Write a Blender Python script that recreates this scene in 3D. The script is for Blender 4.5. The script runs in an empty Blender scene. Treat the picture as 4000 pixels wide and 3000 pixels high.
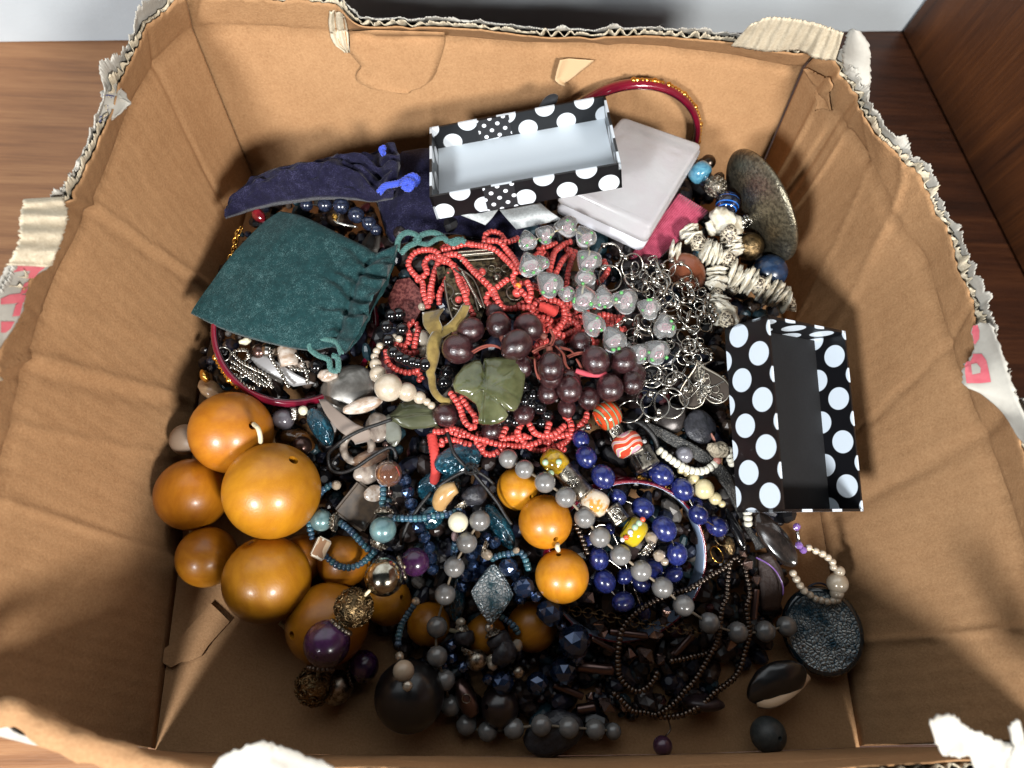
import bpy, bmesh, math, random
from mathutils import Vector, Matrix, noise, Quaternion
random.seed(7)
S = bpy.context.scene
C = S.collection
# ---------------------------------------------------------------- camera
FW, FH, FPX = 2212.0, 1659.0, 1537.0          # picture plane used for measuring (full-frame width, height, focal length)
CAMZ = 0.36                                    # lens height above the table, metres
def _dir(px, py): return Vector((px-FW/2, -(py-FH/2), -FPX)).normalized()
_dn = _dir(1000, 1362)                         # straight down
_Z = -_dn
_Y = _dir(950, -3633); _Y = (_Y - _Y.dot(_Z)*_Z).normalized()
_X = _Y.cross(_Z)
ROT = Matrix((_X, _Y, _Z))                     # camera -> world
cam_d = bpy.data.cameras.new('camera'); cam = bpy.data.objects.new('camera', cam_d); C.objects.link(cam)
cam.matrix_world = Matrix.Translation((0, 0, CAMZ)) @ ROT.to_4x4()
cam_d.sensor_width = 36; cam_d.lens = 36*FPX/FW
cam_d.clip_start = 0.01; cam_d.clip_end = 20
cam_d.dof.use_dof = True; cam_d.dof.focus_distance = 0.325; cam_d.dof.aperture_fstop = 8.0
S.camera = cam
# ---------------------------------------------------------------- light and exposure
W = bpy.data.worlds.new('World'); S.world = W; W.use_nodes = True
W.node_tree.nodes['Background'].inputs[0].default_value = (0.80, 0.88, 1.0, 1)
W.node_tree.nodes['Background'].inputs[1].default_value = 0.03
def lamp(name, loc, target, size, power, col):
    d = bpy.data.lights.new(name, 'AREA'); d.shape = 'DISK'; d.size = size; d.energy = power; d.color = col
    o = bpy.data.objects.new(name, d); C.objects.link(o); o.location = loc
    o.rotation_euler = (Vector(target)-Vector(loc)).to_track_quat('-Z', 'Y').to_euler()
    return o
lamp('ceiling_lamp', (-0.55, -0.62, 0.76), (0, 0.12, 0.02), 0.20, 15.5, (0.95, 0.98, 1.0))
lamp('ceiling_lamp', (0.42, -0.66, 0.77), (0, 0.12, 0.02), 0.20, 15.5, (1.0, 0.98, 0.94))
S.view_settings.view_transform = 'Standard'; S.view_settings.look = 'None'
S.view_settings.exposure = 0.12; S.view_settings.gamma = 1.0
S.render.engine = 'CYCLES'
S.cycles.use_denoising = True
S.cycles.max_bounces = 10; S.cycles.diffuse_bounces = 1; S.cycles.transmission_bounces = 8; S.cycles.transparent_max_bounces = 8
S.cycles.sample_clamp_indirect = 4.0
# ---------------------------------------------------------------- measuring helpers
def ray(px, py):
    return ROT @ Vector((px-FW/2, -(py-FH/2), -FPX))
def P(px, py, z=0.0):
    d = ray(px, py); return Vector((0, 0, CAMZ)) + d*((z-CAMZ)/d.z)
def Q(v):                                       # world -> picture
    c = ROT.transposed() @ (Vector(v)-Vector((0, 0, CAMZ)))
    return (FW/2 - FPX*c.x/c.z, FH/2 + FPX*c.y/c.z)
def M(px, py, z, r):                            # length in picture units -> metres at that depth
    d = ray(px, py); return r*((z-CAMZ)/d.z)
def tile(x0, y0, w):
    k = w/4000.0; a = x0*.553; b = y0*.553
    return lambda u, v: (a+u*k, b+v*k)
CTRL = [(340,1500,0),(350,1300,0),(400,1150,4),(390,950,8),(440,650,26),(500,450,32),(700,380,42),(1000,350,55),(1300,330,50),
 (1500,360,40),(1640,450,36),(1690,640,30),(1600,900,40),(1700,1100,20),(1790,1300,2),(1700,1500,0),(1400,1600,0),(1000,1570,0),
 (700,1500,0),(1000,1400,12),(1300,1350,14),(1500,1300,18),(1200,1150,28),(900,1100,28),(700,1100,16),(600,1000,16),(600,750,30),
 (850,800,46),(1100,750,56),(1100,600,58),(1350,650,52),(1450,800,46),(1300,1000,38),(1000,950,40),(750,900,32),(550,1300,0),
 (900,1300,14),(1450,1100,32),(1600,1250,14),(1250,1500,5),(800,1400,2),(1550,1450,6)]
def F(px, py):                                  # height of the heap
    n = d = 0.0
    for x, y, z in CTRL:
        w = 1.0/((x-px)**2+(y-py)**2+900.0)**1.5
        n += w*z; d += w
    return n/d/1000.0
def PF(px, py, off=0.0):                        # a point `off` millimetres above the heap
    return P(px, py, F(px, py)+off/1000.0)
# ---------------------------------------------------------------- object helpers
def tag(o, label, cat, group=None, kind=None):
    o['label'] = label
    if cat: o['category'] = cat
    if group: o['group'] = group
    if kind: o['kind'] = kind
    return o
def thing(name, loc, label, cat, group=None):
    o = bpy.data.objects.new(name, None); o.empty_display_size = .01; C.objects.link(o); o.location = loc
    o.matrix_world = Matrix.Translation(loc)
    return tag(o, label, cat, group)
def attach(o, parent):
    if parent is not None:
        o.parent = parent; o.matrix_parent_inverse = parent.matrix_world.inverted()
    return o
def put(name, me, m=None, parent=None, loc=(0,0,0), rot=None, scale=1.0):
    if m is not None and not me.materials: me.materials.append(m)
    o = bpy.data.objects.new(name, me); C.objects.link(o)
    if isinstance(scale, (int, float)): scale = (scale,)*3
    mw = Matrix.Translation(Vector(loc)) @ (rot.to_matrix().to_4x4() if rot is not None else Matrix()) @ Matrix.Diagonal((*scale, 1))
    o.matrix_world = mw
    if m is not None and me.materials[0] != m:
        o.material_slots[0].link = 'OBJECT'; o.material_slots[0].material = m
    if parent is not None:
        o.parent = parent; o.matrix_parent_inverse = parent.matrix_world.inverted()
    return o
def mesh(name, vs, fs, smooth=True, ms=()):
    me = bpy.data.meshes.new(name); me.from_pydata([tuple(v) for v in vs], [], fs); me.validate()
    if smooth: me.polygons.foreach_set('use_smooth', [True]*len(me.polygons))
    for m in ms: me.materials.append(m)
    me.update(); return me
def fixn(me):
    bm = bmesh.new(); bm.from_mesh(me); bmesh.ops.recalc_face_normals(bm, faces=bm.faces); bm.to_mesh(me); bm.free(); return me
def lathe(name, prof, n=20, smooth=True, wob=None):
    vs = []; fs = []; k = len(prof)
    for i in range(n):
        a = 2*math.pi*i/n
        for j, (r, z) in enumerate(prof):
            rr = r*(wob(a, j) if wob else 1); vs.append((rr*math.cos(a), rr*math.sin(a), z))
    for i in range(n):
        b = (i+1) % n
        for j in range(k-1): fs.append((i*k+j, b*k+j, b*k+j+1, i*k+j+1))
    return mesh(name, vs, fs, smooth)
def closed_prof(pts): return pts+[pts[0]]
def frames(pts, closed=False):
    n = len(pts); T = []
    for i in range(n):
        a = pts[(i-1) % n] if (closed or i > 0) else pts[i]; b = pts[(i+1) % n] if (closed or i < n-1) else pts[i]
        t = (b-a); T.append(t.normalized() if t.length > 1e-12 else Vector((0,0,1)))
    up = Vector((0,0,1)) if abs(T[0].z) < .9 else Vector((1,0,0))
    N = [(up - up.dot(T[0])*T[0]).normalized()]
    for i in range(1, n):
        v = N[-1] - N[-1].dot(T[i])*T[i]
        N.append(v.normalized() if v.length > 1e-9 else N[-1])
    return T, N
def tube_geo(pts, rad, sides=8, closed=False, flat=1.0):
    T, N = frames(pts, closed); vs = []; fs = []; n = len(pts)
    for i, p in enumerate(pts):
        B = T[i].cross(N[i]); r = rad(i/(n-1)) if callable(rad) else rad
        for s in range(sides):
            a = 2*math.pi*s/sides
            vs.append(p + (N[i]*math.cos(a)*flat + B*math.sin(a))*r)
    for i in range(n if closed else n-1):
        j = (i+1) % n
        for s in range(sides):
            q = (s+1) % sides; fs.append((i*sides+s, i*sides+q, j*sides+q, j*sides+s))
    if not closed:
        fs.append(tuple(range(sides))[::-1]); fs.append(tuple((n-1)*sides+s for s in range(sides)))
    return vs, fs
def tube(name, pts, rad, sides=8, closed=False, flat=1.0):
    return mesh(name, *tube_geo(pts, rad, sides, closed, flat))
def merge(name, geos, smooth=True):
    vs = []; fs = []
    for v, f in geos:
        o = len(vs); vs += list(v); fs += [tuple(i+o for i in q) for q in f]
    return mesh(name, vs, fs, smooth)
def crom(pts, step, closed=False):              # Catmull-Rom through 3-D points, resampled evenly
    n = len(pts); raw = []
    rng = range(n) if closed else range(n-1)
    for i in rng:
        p0 = pts[(i-1) % n] if closed or i > 0 else pts[0]*2-pts[1]; p1 = pts[i]; p2 = pts[(i+1) % n]
        p3 = pts[(i+2) % n] if closed or i < n-2 else pts[-1]*2-pts[-2]
        m = max(4, int((p2-p1).length/step*3))
        for k in range(m):
            t = k/m
            raw.append(.5*((2*p1)+(p2-p0)*t+(2*p0-5*p1+4*p2-p3)*t*t+(3*p1-p0-3*p2+p3)*t**3))
    raw.append(pts[0].copy() if closed else pts[-1].copy())
    out = [raw[0]]; acc = 0.0
    for a, b in zip(raw, raw[1:]):
        L = (b-a).length
        while acc + L >= step:
            t = (step-acc)/L; a = a.lerp(b, t); out.append(a.copy()); L = (b-a).length; acc = 0.0
        acc += L
    if closed and (out[-1]-out[0]).length < step*.6: out.pop()
    return out
def lerp_poly(pts, t):                          # point at fraction t of a polyline by index
    f = t*(len(pts)-1); i = min(int(f), len(pts)-2); return pts[i].lerp(pts[i+1], f-i)
def lerp_len(pts, n):
    L = [0.0]
    for a, b in zip(pts, pts[1:]): L.append(L[-1]+(b-a).length)
    out = []; i = 0
    for k in range(n):
        s = L[-1]*k/(n-1)
        while i < len(pts)-2 and s > L[i+1]: i += 1
        d = L[i+1]-L[i]; out.append(pts[i].lerp(pts[i+1], (s-L[i])/d if d > 1e-12 else 0))
    return out
def sheet(name, grid, th, smooth=True, flip=False, m=None):
    """grid[i][j] of Vectors -> a closed slab of thickness th behind its front side"""
    ni, nj = len(grid), len(grid[0]); vs = []; nrm = []
    for i in range(ni):
        for j in range(nj):
            a = grid[min(i+1, ni-1)][j]-grid[max(i-1, 0)][j]; b = grid[i][min(j+1, nj-1)]-grid[i][max(j-1, 0)]
            c = a.cross(b); c = c.normalized() if c.length > 1e-14 else Vector((0,0,1)); nrm.append(-c if flip else c)
    fr = [grid[i][j] for i in range(ni) for j in range(nj)]
    vs = fr + [p - nrm[k]*th for k, p in enumerate(fr)]; o = ni*nj; fs = []
    ix = lambda i, j: i*nj+j
    for i in range(ni-1):
        for j in range(nj-1):
            q = (ix(i,j), ix(i+1,j), ix(i+1,j+1), ix(i,j+1)); fs.append(q[::-1] if flip else q)
            r = tuple(k+o for k in q); fs.append(r if flip else r[::-1])
    ring = [ix(i,0) for i in range(ni)]+[ix(ni-1,j) for j in range(1,nj)]+[ix(i,nj-1) for i in range(ni-2,-1,-1)]+[ix(0,j) for j in range(nj-2,0,-1)]
    for a, b in zip(ring, ring[1:]+ring[:1]):
        fs.append((a, a+o, b+o, b) if not flip else (b, b+o, a+o, a))
    return mesh(name, vs, fs, smooth)
def outline(name, pts, th, nrm=None, bump=None):
    """closed flat-ish polygon (3-D points) -> slab"""
    c = sum(pts, Vector())/len(pts)
    if nrm is None:
        nrm = Vector()
        for a, b in zip(pts, pts[1:]+pts[:1]): nrm += (a-c).cross(b-c)
        nrm.normalize()
        if nrm.dot(Vector((0,0,CAMZ))-c) < 0: nrm = -nrm; pts = pts[::-1]
    n = len(pts); vs = list(pts)+[c]+[p-nrm*th for p in pts]+[c-nrm*th]; fs = []
    for i in range(n):
        j = (i+1) % n
        fs += [(i, j, n), (n+1+j, n+1+i, 2*n+1), (i, n+1+i, n+1+j, j)]
    return mesh(name, vs, fs, False)
def nz(v, s=1.0, seed=0.0): return noise.noise(Vector((v[0]*s+seed, v[1]*s+seed*1.7, v[2]*s)))
def qt(d, axis='Z'):                            # rotation taking +Z to d
    return Vector(d).to_track_quat(axis, 'Y')
def qn(zdir, xdir):                             # rotation with given z and approximate x
    z = Vector(zdir).normalized(); x = Vector(xdir); x = (x-x.dot(z)*z).normalized(); y = z.cross(x)
    return Matrix((x, y, z)).transposed().to_quaternion()
# ---------------------------------------------------------------- material helper
def rgb(r, g, b): return tuple((c/255/12.92 if c <= 10 else ((c/255+.055)/1.055)**2.4) for c in (r, g, b))
class NT:
    def __init__(s, m): s.t = m.node_tree; s.l = s.t.links
    def n(s, ty, **kw):
        o = s.t.nodes.new(ty)
        for k, v in kw.items():
            if k.startswith('i_'):
                k = k[2:]; o.inputs[int(k) if k.isdigit() else k.replace('_', ' ')].default_value = v
            else: setattr(o, k, v)
        return o
    def link(s, a, b): s.l.new(a, b)
def setp(b, **kw):
    for k, v in kw.items():
        if k in b.inputs: b.inputs[k].default_value = v
def mat(name, col, rough=.5, metal=0.0, col2=None, nscale=4.0, nmix=(.4,.6), bump=0.0, bscale=None, trans=0.0, ior=1.5, coat=0.0,
        coatr=.1, rnd=0.0, sheen=0.0, sub=0.0, stretch=None, spec=.5, detail=4.0, bdist=.1, hue=0.0, roughvar=0.0, subr=(1,.5,.3), subs=.003, facecol=False):
    m = bpy.data.materials.new(name); m.use_nodes = True; T = NT(m); b = T.t.nodes['Principled BSDF']
    c3 = (*col, 1); setp(b, **{'Base Color': c3, 'Roughness': rough, 'Metallic': metal, 'Transmission Weight': trans, 'IOR': ior,
        'Coat Weight': coat, 'Coat Roughness': coatr, 'Sheen Weight': sheen, 'Sheen Roughness': .4, 'Specular IOR Level': spec, 'Subsurface Weight': sub,
        'Subsurface Radius': subr, 'Subsurface Scale': subs})
    src = None; tc = T.n('ShaderNodeTexCoord'); oi = None
    vec = tc.outputs['Object']
    if rnd or hue:
        oi = T.n('ShaderNodeObjectInfo')
        ad = T.n('ShaderNodeVectorMath', operation='ADD'); mu = T.n('ShaderNodeVectorMath', operation='SCALE'); mu.inputs['Scale'].default_value = 1.0
        cb = T.n('ShaderNodeCombineXYZ'); m8 = T.n('ShaderNodeMath', operation='MULTIPLY', i_1=57.0)
        T.link(oi.outputs['Random'], m8.inputs[0]); T.link(m8.outputs[0], cb.inputs[0]); T.link(m8.outputs[0], cb.inputs[1])
        T.link(vec, ad.inputs[0]); T.link(cb.outputs[0], ad.inputs[1]); vec = ad.outputs[0]
    if stretch:
        mp = T.n('ShaderNodeMapping'); mp.inputs['Scale'].default_value = stretch; T.link(vec, mp.inputs['Vector']); vec = mp.outputs[0]
    if col2:
        nt = T.n('ShaderNodeTexNoise', i_Scale=nscale, i_Detail=detail, i_Roughness=.6); T.link(vec, nt.inputs['Vector'])
        cr = T.n('ShaderNodeValToRGB'); cr.color_ramp.elements[0].position = nmix[0]; cr.color_ramp.elements[1].position = nmix[1]
        cr.color_ramp.elements[0].color = c3; cr.color_ramp.elements[1].color = (*col2, 1)
        T.link(nt.outputs['Fac'], cr.inputs[0]); src = cr.outputs[0]
        if roughvar:
            mr = T.n('ShaderNodeMapRange', i_3=max(0, rough-roughvar), i_4=min(1, rough+roughvar)); T.link(nt.outputs['Fac'], mr.inputs[0]); T.link(mr.outputs[0], b.inputs['Roughness'])
    if rnd or hue:
        hs = T.n('ShaderNodeHueSaturation'); hs.inputs['Color'].default_value = c3
        if src: T.link(src, hs.inputs['Color'])
        mr = T.n('ShaderNodeMapRange', i_3=1-rnd, i_4=1+rnd); T.link(oi.outputs['Random'], mr.inputs[0]); T.link(mr.outputs[0], hs.inputs['Value'])
        if hue:
            mh = T.n('ShaderNodeMapRange', i_3=.5-hue, i_4=.5+hue); fr = T.n('ShaderNodeMath', operation='FRACT'); m9 = T.n('ShaderNodeMath', operation='MULTIPLY', i_1=7.3)
            T.link(oi.outputs['Random'], m9.inputs[0]); T.link(m9.outputs[0], fr.inputs[0]); T.link(fr.outputs[0], mh.inputs[0]); T.link(mh.outputs[0], hs.inputs['Hue'])
        src = hs.outputs[0]
    if facecol:
        at = T.n('ShaderNodeAttribute', attribute_name='Col'); src = at.outputs['Color']
    if src: T.link(src, b.inputs['Base Color'])
    if bump:
        nb = T.n('ShaderNodeTexNoise', i_Scale=bscale or nscale, i_Detail=3.0); T.link(vec, nb.inputs['Vector'])
        bp = T.n('ShaderNodeBump', i_Strength=bump, i_Distance=bdist); T.link(nb.outputs['Fac'], bp.inputs['Height']); T.link(bp.outputs[0], b.inputs['Normal'])
    return m
# ================================================================ the setting: table, wall, side panel
def wood_mat(name, dark, mid, light, rough, ang=0.0, sc=1.0, scl=((5,60,20),(18,420,60))):
    m = bpy.data.materials.new(name); m.use_nodes = True; T = NT(m); b = T.t.nodes['Principled BSDF']
    tc = T.n('ShaderNodeTexCoord'); mp = T.n('ShaderNodeMapping'); mp.inputs['Rotation'].default_value = (0, 0, ang); T.link(tc.outputs['Object'], mp.inputs[0])
    m1 = T.n('ShaderNodeMapping'); m1.inputs['Scale'].default_value = scl[0]; T.link(mp.outputs[0], m1.inputs[0])
    n1 = T.n('ShaderNodeTexNoise', i_Scale=1.0, i_Detail=5.0, i_Roughness=.62, i_Distortion=.7); T.link(m1.outputs[0], n1.inputs['Vector'])
    m2 = T.n('ShaderNodeMapping'); m2.inputs['Scale'].default_value = scl[1]; T.link(mp.outputs[0], m2.inputs[0])
    n2 = T.n('ShaderNodeTexNoise', i_Scale=1.0, i_Detail=6.0, i_Roughness=.78); T.link(m2.outputs[0], n2.inputs['Vector'])
    mx = T.n('ShaderNodeMath', operation='MULTIPLY_ADD', i_1=.5); T.link(n2.outputs['Fac'], mx.inputs[0])
    mu = T.n('ShaderNodeMath', operation='MULTIPLY', i_1=.6); T.link(n1.outputs['Fac'], mu.inputs[0]); T.link(mu.outputs[0], mx.inputs[2])
    cr = T.n('ShaderNodeValToRGB'); e = cr.color_ramp.elements; e[0].position = .36; e[0].color = (*dark, 1); e[1].position = .74; e[1].color = (*light, 1)
    k = e.new(.54); k.color = (*mid, 1); T.link(mx.outputs[0], cr.inputs[0]); T.link(cr.outputs[0], b.inputs['Base Color'])
    setp(b, Roughness=rough); mr = T.n('ShaderNodeMapRange', i_3=rough-.08, i_4=rough+.14); T.link(n2.outputs['Fac'], mr.inputs[0]); T.link(mr.outputs[0], b.inputs['Roughness'])
    bp = T.n('ShaderNodeBump', i_Strength=.25, i_Distance=.0006); T.link(n2.outputs['Fac'], bp.inputs['Height']); T.link(bp.outputs[0], b.inputs['Normal'])
    return m
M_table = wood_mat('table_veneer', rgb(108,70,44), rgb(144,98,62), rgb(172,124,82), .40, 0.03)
M_panel = wood_mat('panel_veneer', rgb(48,24,10), rgb(80,43,18), rgb(108,62,28), .45, 0, 1.0, ((70,70,5),(520,520,14)))
M_plaster = mat('white_wall_paint', (.56,.60,.63), .6, col2=(.51,.55,.58), nscale=6, bump=.15, bscale=300, bdist=.001)
zt = -0.0045
def struct(name, me, m): o = put(name, me, m); o['kind'] = 'structure'; return o
a0 = P(-40, 92, zt); a1 = P(1946, 68, zt); wdir = (a1-a0); wdir.z = 0; wdir.normalize()
wl = a0 - wdir*.9; wr = a1.copy(); wn = Vector((wdir.y, -wdir.x, 0))
g = Vector((0,0,1))
# table top sheet (real slab with rounded front edge)
pd = (P(2212, 600, zt)-a1); pd.z = 0; pd.normalize()          # along the foot of the side panel
tl = [wl+(-wn)*.03, wr+(-wn)*.03+wdir*.3, wr+wdir*.3+wn*1.0, wl+wn*1.0]
def slab(pts, top, bot):
    vs = [Vector((p.x, p.y, top)) for p in pts]+[Vector((p.x, p.y, bot)) for p in pts]; n = len(pts)
    fs = [tuple(range(n))[::-1], tuple(range(n, 2*n))]+[(i, (i+1) % n, n+(i+1) % n, n+i) for i in range(n)]
    return fixn(mesh('slab', vs, fs, False))
M_table_r = wood_mat('darker_right_table', rgb(30,15,8), rgb(58,30,15), rgb(84,48,25), .40, 0.03)  # right part of the table top, in darker browns than the left part
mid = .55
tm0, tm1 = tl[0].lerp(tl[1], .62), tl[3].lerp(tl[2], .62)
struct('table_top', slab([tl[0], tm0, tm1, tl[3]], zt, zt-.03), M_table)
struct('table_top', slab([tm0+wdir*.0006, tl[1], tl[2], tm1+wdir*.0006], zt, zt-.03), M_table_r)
back = [wl, wr+wdir*.3, wr+wdir*.3-wn*.05, wl-wn*.05]
struct('wall', slab(back, 1.1, zt+.0005), M_plaster)
q0 = wr+wn*.0008; pdn = Vector((-pd.y, pd.x, 0));
if pdn.dot(wdir) < 0: pdn = -pdn
pan = slab([q0, q0+pd*1.0, q0+pd*1.0+pdn*.02, q0+pdn*.02], .62, zt+.0008)
bmx = bmesh.new(); bmx.from_mesh(pan); bmesh.ops.bevel(bmx, geom=bmx.edges[:], offset=.0012, segments=2, affect='EDGES'); bmx.to_mesh(pan); bmx.free()
sp = put('side_panel', pan, M_panel); tag(sp, 'dark brown upright wooden panel standing on the table beside the box', 'panel')
# chips and scratches on the veneer: pale specks
M_speck = mat('pale_paint_speck', (.75,.72,.75), .6)
# ================================================================ the cardboard box
def card_mat(name, c1, c2, flute=0.0):
    m = bpy.data.materials.new(name); m.use_nodes = True; T = NT(m); b = T.t.nodes['Principled BSDF']; setp(b, Roughness=.82, **{'Specular IOR Level': .25})
    tc = T.n('ShaderNodeTexCoord')
    n1 = T.n('ShaderNodeTexNoise', i_Scale=14.0, i_Detail=5.0, i_Roughness=.6); T.link(tc.outputs['Object'], n1.inputs['Vector'])
    n2 = T.n('ShaderNodeTexNoise', i_Scale=900.0, i_Detail=3.0, i_Roughness=.7); T.link(tc.outputs['Object'], n2.inputs['Vector'])
    n3 = T.n('ShaderNodeTexNoise', i_Scale=130.0, i_Detail=4.0, i_Roughness=.7); T.link(tc.outputs['Object'], n3.inputs['Vector'])
    ma = T.n('ShaderNodeMath', operation='MULTIPLY_ADD', i_1=.28); T.link(n2.outputs['Fac'], ma.inputs[0])
    mb = T.n('ShaderNodeMath', operation='MULTIPLY_ADD', i_1=.14); T.link(n1.outputs['Fac'], mb.inputs[0]); T.link(mb.outputs[0], ma.inputs[2])
    mc = T.n('ShaderNodeMath', operation='MULTIPLY', i_1=.12); T.link(n3.outputs['Fac'], mc.inputs[0]); T.link(mc.outputs[0], mb.inputs[2])
    cr = T.n('ShaderNodeValToRGB'); e = cr.color_ramp.elements; e[0].position = .18; e[0].color = (*c1, 1); e[1].position = .36; e[1].color = (*c2, 1)
    T.link(ma.outputs[0], cr.inputs[0])
    # pale scuffs
    v = T.n('ShaderNodeTexNoise', i_Scale=38.0, i_Detail=7.0, i_Roughness=.75, i_Distortion=1.2); T.link(tc.outputs['Object'], v.inputs['Vector'])
    r2 = T.n('ShaderNodeMapRange', i_1=.68, i_2=.82, i_3=0.0, i_4=.35); T.link(v.outputs['Fac'], r2.inputs[0])
    mx = T.n('ShaderNodeMix', data_type='RGBA'); T.link(r2.outputs[0], mx.inputs[0]); T.link(cr.outputs[0], mx.inputs[6]); mx.inputs[7].default_value = (*[min(1, c*1.35) for c in c2], 1)
    T.link(mx.outputs[2], b.inputs['Base Color'])
    bp = T.n('ShaderNodeBump', i_Strength=.35, i_Distance=.0008); T.link(n2.outputs['Fac'], bp.inputs['Height']); 
    uvn = T.n('ShaderNodeUVMap'); sx = T.n('ShaderNodeSeparateXYZ'); T.link(uvn.outputs[0], sx.inputs[0]); fq = T.n('ShaderNodeMath', operation='MULTIPLY', i_1=2*math.pi/.0066); T.link(sx.outputs[0], fq.inputs[0])
    sn = T.n('ShaderNodeMath', operation='SINE'); T.link(fq.outputs[0], sn.inputs[0]); wv_ = T.n('ShaderNodeMath', operation='MULTIPLY_ADD', i_1=.12); T.link(sn.outputs[0], wv_.inputs[0]); T.link(n3.outputs['Fac'], wv_.inputs[2])
    bp2 = T.n('ShaderNodeBump', i_Strength=.22, i_Distance=.0022); T.link(wv_.outputs[0], bp2.inputs['Height']); T.link(bp.outputs[0], bp2.inputs['Normal']); T.link(bp2.outputs[0], b.inputs['Normal'])
    return m
M_kraft = card_mat('kraft_liner', rgb(156,115,78), rgb(186,144,103))
M_flute = card_mat('pale_flute_paper', rgb(186,170,144), rgb(220,208,184))
M_white = mat('white_print_paper', (.52,.49,.43), .8, col2=(.42,.39,.34), nscale=60, bump=.2, bscale=400, bdist=.0006)
M_red = mat('red_print', rgb(204,92,104), .65, col2=rgb(216,112,120), nscale=150)
M_pen = mat('blue_pen_ink', rgb(70,74,130), .6)
box = thing('cardboard_box', P(1100, 900, 0), 'torn open brown cardboard box full of tangled jewellery on the table', 'box')
def wall(part, bot, crack, top, za, zc, zt_, n=150, seed=1.0, jag=.004, flap=.006, zs=None, lean=.5, creases=()):
    """bot/crack/top: picture polylines at heights za/zc/zt_ (lists allowed) -> liner, fluting, outer liner"""
    def pts(L, z): return [P(x, y, (z[i] if isinstance(z, (list, tuple)) else z)) for i, (x, y) in enumerate(L)]
    fine = lambda L, z: lerp_len(crom(pts(L, z), .002), n)
    B, K, T_ = fine(bot, za), fine(crack, zc), fine(top, zt_)
    G = []
    nv1, nv2 = 22, 9
    out = []
    for i in range(n):
        row = []
        up = (T_[i]-K[i]); 
        j = nz((i*.11, seed, 0)) * jag + nz((i*.43, seed+5, 0))*jag*.6 + nz((i*1.7, seed+6, 0))*jag*.3
        tp = T_[i] + (up.normalized() if up.length > 1e-6 else Vector((0,0,1)))*j
        for k in range(nv1+1): row.append(B[i].lerp(K[i], k/nv1))
        for k in range(1, nv2+1): row.append(K[i].lerp(tp, k/nv2))
        G.append(row)
    # outward direction
    cen = P(1100, 900, .03)
    cols = len(G[0])
    N = [[None]*cols for _ in range(n)]
    for i in range(n):
        for j in range(cols):
            a = G[min(i+1, n-1)][j]-G[max(i-1, 0)][j]; b = G[i][min(j+1, cols-1)]-G[i][max(j-1, 0)]
            c = a.cross(b).normalized()
            if c.dot(G[i][j]-cen) < 0: c = -c
            N[i][j] = c
    for i in range(n):
        for j in range(cols):
            p = G[i][j]; d = nz(p, 16, seed)*.0022 + nz(p, 70, seed+3)*.0004
            for (ci, w, amp, sl) in creases:
                x = (i/n - ci - sl*j/cols)/w
                d += amp*math.exp(-x*x)
            if j == nv1: d += min(.0021, .0006+.0034*max(0, nz((i*.09, seed+9, 0))+.2))
            edge = min(1, j/3)*min(1, i/8, (n-1-i)/8)
            G[i][j] = p + N[i][j]*d*edge
    flip = False
    c = (G[1][0]-G[0][0]).cross(G[0][1]-G[0][0])
    if c.dot(cen-G[0][0]) < 0: flip = True
    wm = sheet(part, G, .0006, True, flip); cum = [0.0]
    for i in range(1, n): cum.append(cum[-1]+(G[i][nv1//2]-G[i-1][nv1//2]).length)
    uvl = wm.uv_layers.new(name='UVMap'); nvt = n*cols
    for l in wm.loops:
        k = l.vertex_index % nvt; uvl.data[l.index].uv = (cum[k//cols], (k % cols)*.004)
    w = put('wall', wm, M_kraft, box)
    # fluting: ribs run up the wall, seen at the torn rim
    fl = []; ol = []
    acc = 0.0
    fineN = n*4
    top_i = [G[i][-1] for i in range(n)]; low_i = [G[i][nv1+2] for i in range(n)]; nn = [N[i][-1] for i in range(n)]
    for q in range(fineN):
        f = q/(fineN-1)*(n-1); i = min(int(f), n-2); t = f-i
        tp = top_i[i].lerp(top_i[i+1], t); lo = low_i[i].lerp(low_i[i+1], t); no = nn[i].lerp(nn[i+1], t).normalized()
        if q: acc += (tp-prev).length
        prev = tp.copy()
        am = max(.0, min(1, .45+1.8*nz((q*.015, seed+41, 0)))); wv = .0019+.0012*am*math.sin(acc/.0062*2*math.pi+2.2*nz((q*.03, seed+43, 0)))
        u = (tp-lo).normalized()
        e = .0004 + .0085*max(-.25, nz((q*.03, seed+11, 0))+.3*nz((q*.13, seed+12, 0))) + .0024*nz((q*.33, seed+13, 0))
        fl.append([lo+no*wv, lo.lerp(tp, .6)+no*wv, tp+no*wv, tp+no*(wv+.0004)+u*e])
        e2 = .0036 + flap*1.6*max(-.45, nz((q*.016, seed+21, 0))+.5*nz((q*.075, seed+23, 0))+.30*nz((q*.45, seed+25, 0)))
        cu = .003*max(0, nz((q*.03, seed+31, 0)))
        ol.append([lo+no*.0040, lo.lerp(tp, .6)+no*.0040, tp+no*.0037, tp+no*(.0035+cu*.5)+u*e2*.6, tp+no*(.0030+cu*1.6)+u*e2])
    put('fluting', sheet('fluting', fl, .0003, True, flip), M_flute, w)
    full = []
    for q in range(fineN):
        f = q/(fineN-1)*(n-1); i = min(int(f), n-2); t = f-i
        full.append([(G[i][j]+N[i][j]*.0037).lerp(G[i+1][j]+N[i+1][j]*.0037, t) for j in list(range(0, nv1+2, 3))+[nv1+2, nv1+5]] + ol[q][2:])
    put('outer_liner', sheet('outer_liner', full, .0004, True, flip), M_white, w)
    return w, G, N
LB = [(550,392),(500,580),(440,800),(402,1100),(370,1350),(335,1622)]
LK = [(416,62),(335,140),(262,262),(203,410),(160,505),(108,612),(60,760),(8,985),(-45,1300),(-30,1560)]
LT = [(402,-4),(330,50),(290,118),(256,172),(225,268),(162,405),(75,580),(0,740),(-85,1000),(-140,1300),(-60,1545)]
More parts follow.
